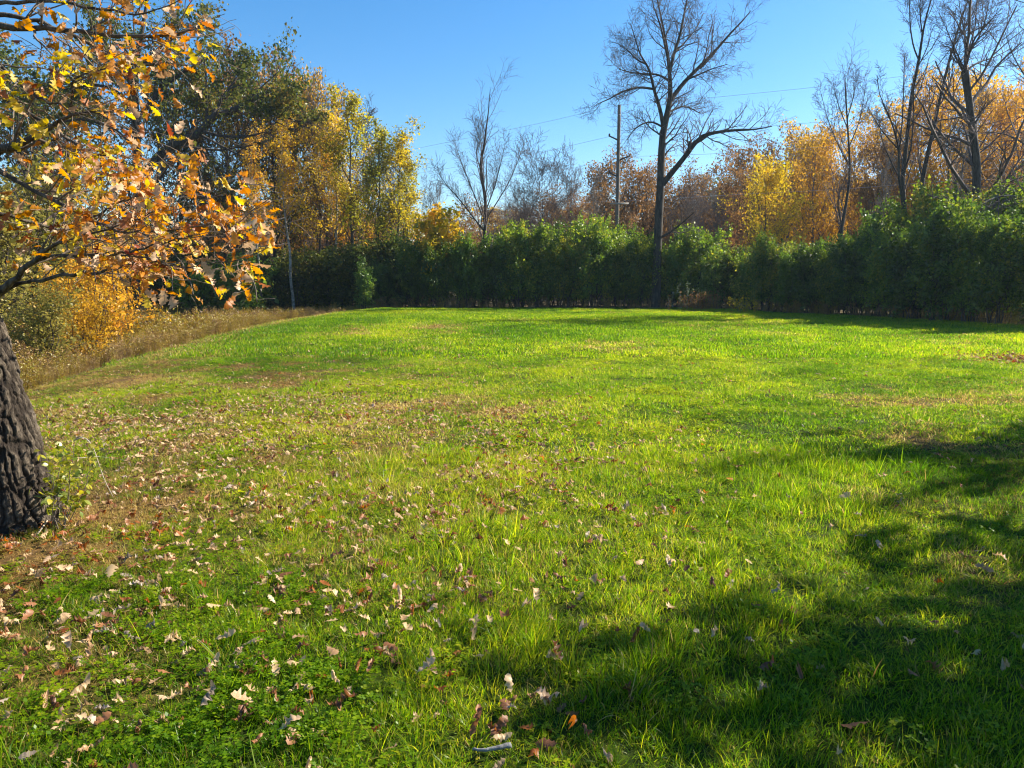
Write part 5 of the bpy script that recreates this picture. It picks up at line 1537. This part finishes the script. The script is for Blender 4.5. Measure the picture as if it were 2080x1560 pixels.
# ------------------------------------------------------------------ fallen leaves
rng = np.random.default_rng(55)
def litter(x, y):
    oakd = np.hypot((x + 2.9) / 2.8, (y - 6.0) / 3.4)
    d = 2.5 * np.exp(-oakd ** 2) + 0.035
    d += 0.8 * np.exp(-(((x + 2.9) / 1.0) ** 2 + ((y - 4.5) / 0.8) ** 2))
    d *= 0.25 + 1.5 * sstep(0.35, 0.7, fbm(x, y, 0.8, 71, 3))
    d *= sstep(30, 12, y) * 0.9 + 0.1
    return d
n = 95000
x = rng.uniform(-9, 16, n); y = rng.uniform(1.5, 26, n)
k = (rng.uniform(0, 1, n) < litter(x, y) * np.where(y > 4.8, 0.85, 0.75)) & on_lawn(x, y) & (np.abs(x) < 0.72 * y + 1.5)
x, y = x[k], y[k]
# denser drift by the right edge
g = G(2080, 735)
m_ = 900
xr = rng.normal(g[0] + 0.35, 0.55, m_); yr = rng.normal(g[1], 0.75, m_)
npatch = m_
x = np.concatenate([x, xr]); y = np.concatenate([y, yr])
n = len(x)
size = np.clip(rng.normal(0.066, 0.018, n), 0.035, 0.115)
size = np.where(y > 5, size * 0.9, size)
size[-npatch:] *= 1.5
lift = rng.uniform(0.022, 0.062, n)
lp = np.stack([x, y, H(x, y) + lift], -1)
rot = np.stack([rng.normal(0, 0.32, n), rng.normal(0, 0.32, n), rng.uniform(0, 6.28, n)], -1)
flip = rng.uniform(0, 1, n) < 0.45
rot[:, 0] += np.where(flip, math.pi, 0)
u = rng.uniform(0, 1, n)
lo = sstep(0.5, -3.0, x)
colr = np.where(u < 0.24 + 0.26 * lo, 'pale', np.where(u < 0.62 + 0.12 * lo, 'brown', np.where(u < 0.82 + 0.06 * lo, 'tan', np.where(u < 0.94, 'rust', 'grey'))))
nearoak = np.exp(-(((x + 2.9) / 0.9) ** 2 + ((y - 4.3) / 0.6) ** 2))
colr = np.where(rng.uniform(0, 1, n) < nearoak * 0.6, 'rust', colr)
colr[-npatch:] = np.where(u[-npatch:] < 0.5, 'brown', np.where(u[-npatch:] < 0.75, 'red', 'pale'))
shape = rng.integers(6, 20, n)
dpt = y * CP - (lp[:, 2] - EYE) * SP
sx = 1040 + F * x / dpt; sy = 780 - F * ((lp[:, 2] - EYE) * CP + y * SP) / dpt
vis = (sx > 5) & (sx < 2075) & (sy < 1555)
score = np.where(vis, size / dpt, 0)
order = np.argsort(-score)[:285]
ANCH = [(955, 1518, "big curled brown leaf"), (845, 1392, "orange tan propped leaf"), (1352, 1290, "long curled brown leaf"), (1700, 1028, "bright lone pale leaf"),
        (1733, 1104, "flat grey leaf in shade"), (1140, 1368, "large tattered brown leaf"), (435, 1322, "broad pale crumpled leaf"), (140, 1440, "large pale corner leaf"),
        (1475, 985, "bright orange leaf"), (1090, 1245, "pale upright leaf"), (1470, 1195, "rusty red leaf"), (1770, 1490, "dim brown leaf"), (1035, 1125, "lone central pale leaf"),
        (105, 1062, "pale stick at the oak's foot"), (1010, 1535, "grey stick"), (150, 960, "leafy sapling"), (30, 1090, "oak trunk foot"), (2060, 730, "leaf drift at the right edge")]
ORD = ["nearest", "second", "third", "fourth", "fifth", "sixth", "seventh", "eighth", "ninth", "tenth", "eleventh", "twelfth", "thirteenth", "fourteenth", "fifteenth", "sixteenth", "seventeenth", "eighteenth"]
CN = {'pale': "pale dry oak leaf", 'brown': "dark brown curled oak leaf", 'tan': "light tan oak leaf", 'rust': "rusty orange oak leaf", 'grey': "dull grey oak leaf", 'red': "dark red oak leaf"}
chosen = set()
place = {}
for i in order:
    i = int(i)
    q_ = min(range(len(ANCH)), key=lambda t_: (ANCH[t_][0] - sx[i]) ** 2 + (1.6 * (ANCH[t_][1] - sy[i])) ** 2)
    dx_, dy_ = sx[i] - ANCH[q_][0], 1.6 * (sy[i] - ANCH[q_][1])
    side = ("right of" if dx_ > 0 else "left of") if abs(dx_) > abs(dy_) else ("in front of" if dy_ > 0 else "behind")
    place.setdefault((str(colr[i]), q_, side), []).append((dx_ ** 2 + dy_ ** 2, i))
where = {}
for (c_, q_, side), l_ in place.items():
    for k_, (_, i) in enumerate(sorted(l_)):
        where[i] = (", %s %s the %s" if k_ == 0 else ", %s nearest %s the %s") % (ORD[min(k_, 17)], side, ANCH[q_][2])
for i in order:
    i = int(i); chosen.add(i)
    lab = CN[str(colr[i])] + where[i]
    if len(lab.split()) > 15:
        lab = lab.replace("leaf drift at the right edge", "right edge leaf drift").replace("dark brown curled oak", "dark brown")
    o = bpy.data.objects.new("fallen_leaf", oakm(int(shape[i]), str(colr[i])))
    COL.objects.link(o)
    o.location = lp[i]; o.rotation_euler = rot[i]; o.scale = (size[i],) * 3
    o['label'] = lab; o['category'] = "leaf"; o['group'] = CN[str(colr[i])].replace("leaf", "leaves") + " fallen on the lawn"
rest = np.array([i for i in range(n) if i not in chosen])
o = merged_leaves("leaf_litter", rest, lp, rot, size, shape, colr, None)
o['label'] = "small fallen oak leaves scattered over the lawn and drifted at the right edge"; o['category'] = "leaf litter"
print("fallen leaves", n)
# the few leaves the photograph singles out
SPEC = [  # px, py, size, colour, shape, rotation, label, lift
    (955, 1518, 0.15, 'brown', 13, (0.5, -0.8, 1.2), "big curled brown oak leaf standing up in the grass at the bottom centre", 0.03),
    (992, 1515, 0.12, 'brown', 15, (0.9, -0.6, 0.6), "brown oak leaf leaning beside the grey stick", 0.03),
    (845, 1392, 0.12, 'tan', 2, (0.3, -0.5, 0.4), "orange tan oak leaf propped on grass above the bottom centre tussock", 0.05),
    (1352, 1290, 0.14, 'brown', 7, (0.2, 0.9, 2.4), "long curled brown leaf at the edge of the shade", 0.05),
    (1408, 1300, 0.07, 'grey', 4, (0.4, 0.2, 0.9), "crinkled grey leaf right of the long curled brown leaf", 0.04),
    (1700, 1028, 0.13, 'pale', 1, (0.5, -0.3, 0.2), "bright pale leaf shining alone on the right of the lawn", 0.06),
    (1733, 1104, 0.13, 'grey', 5, (-0.4, 0.1, 0.3), "flat grey brown leaf in the upper shade on the right", 0.05),
    (1140, 1368, 0.15, 'brown', 18, (0.6, -0.4, 1.9), "large tattered brown leaf at the shade edge, bottom centre right", 0.04),
    (435, 1322, 0.13, 'pale', 2, (0.4, -0.3, 0.1), "broad pale crumpled leaf in the lower left grass", 0.05),
    (140, 1440, 0.13, 'pale', 17, (0.25, -0.15, 1.3), "large pale leaf in the lower left corner", 0.05),
    (95, 1460, 0.12, 'tan', 13, (0.3, -0.1, 2.2), "tan leaf just left of the large pale corner leaf", 0.04),
    (1475, 985, 0.12, 'orange', 0, (0.3, 0.1, 0.8), "bright orange leaf on the sunny right middle of the lawn", 0.05),
    (1090, 1245, 0.12, 'pale', 15, (0.2, -0.5, 1.6), "pale upright leaf left of the grass mound in the centre", 0.05),
    (1470, 1195, 0.10, 'rust', 2, (0.6, -0.4, 0.9), "rusty red leaf on the sunny edge of the shade", 0.05),
    (1770, 1490, 0.14, 'brown', 4, (0.3, 0.3, 2.9), "dim brown leaf in the lower right shade", 0.05),
    (1035, 1125, 0.11, 'pale', 6, (0.4, -0.2, 2.0), "pale leaf lying alone near the picture centre", 0.05),
]
for (px, py, s_, c_, sh, r_, lab, lf) in SPEC:
    g = G(px, py)
    o = bpy.data.objects.new("fallen_leaf", oakm(sh, c_)); COL.objects.link(o)
    o.location = (g[0], g[1], g[2] + lf); o.rotation_euler = r_; o.scale = (s_ * 0.8,) * 3
    o['label'] = lab; o['category'] = "leaf"; o['group'] = "single fallen leaves in the foreground"

# ------------------------------------------------------------------ the tree off to the right whose shade falls on the lawn
make_tall('shade', 400, 7.0, 0.22, 1, 0.16, M_oakgreen, M_bark_dark, k1=30, start=0.25, ang=0.95, ratio=0.32, up=0.06, cut=1.0, per=9, jit=0.2, k2=8, prof='round')
h0, wood, crown = PROTO['shade']
st = thing("shade_tree", "leafy oak outside the right edge that shades the lower right lawn", "tree", (9.85, 4.3, Hs(9.85, 4.3)), 0.4, (1.12, 1.12, 0.74))
copy_part(wood, "trunk", st); copy_part(crown, "crown", st)

st = thing("shade_tree", "smaller leafy oak outside the right edge casting the small upper shade patch", "tree", (10.8, 8.8, Hs(10.8, 8.8)), 1.9, (0.42, 0.42, 0.66))
copy_part(wood, "trunk", st); copy_part(crown, "crown", st)
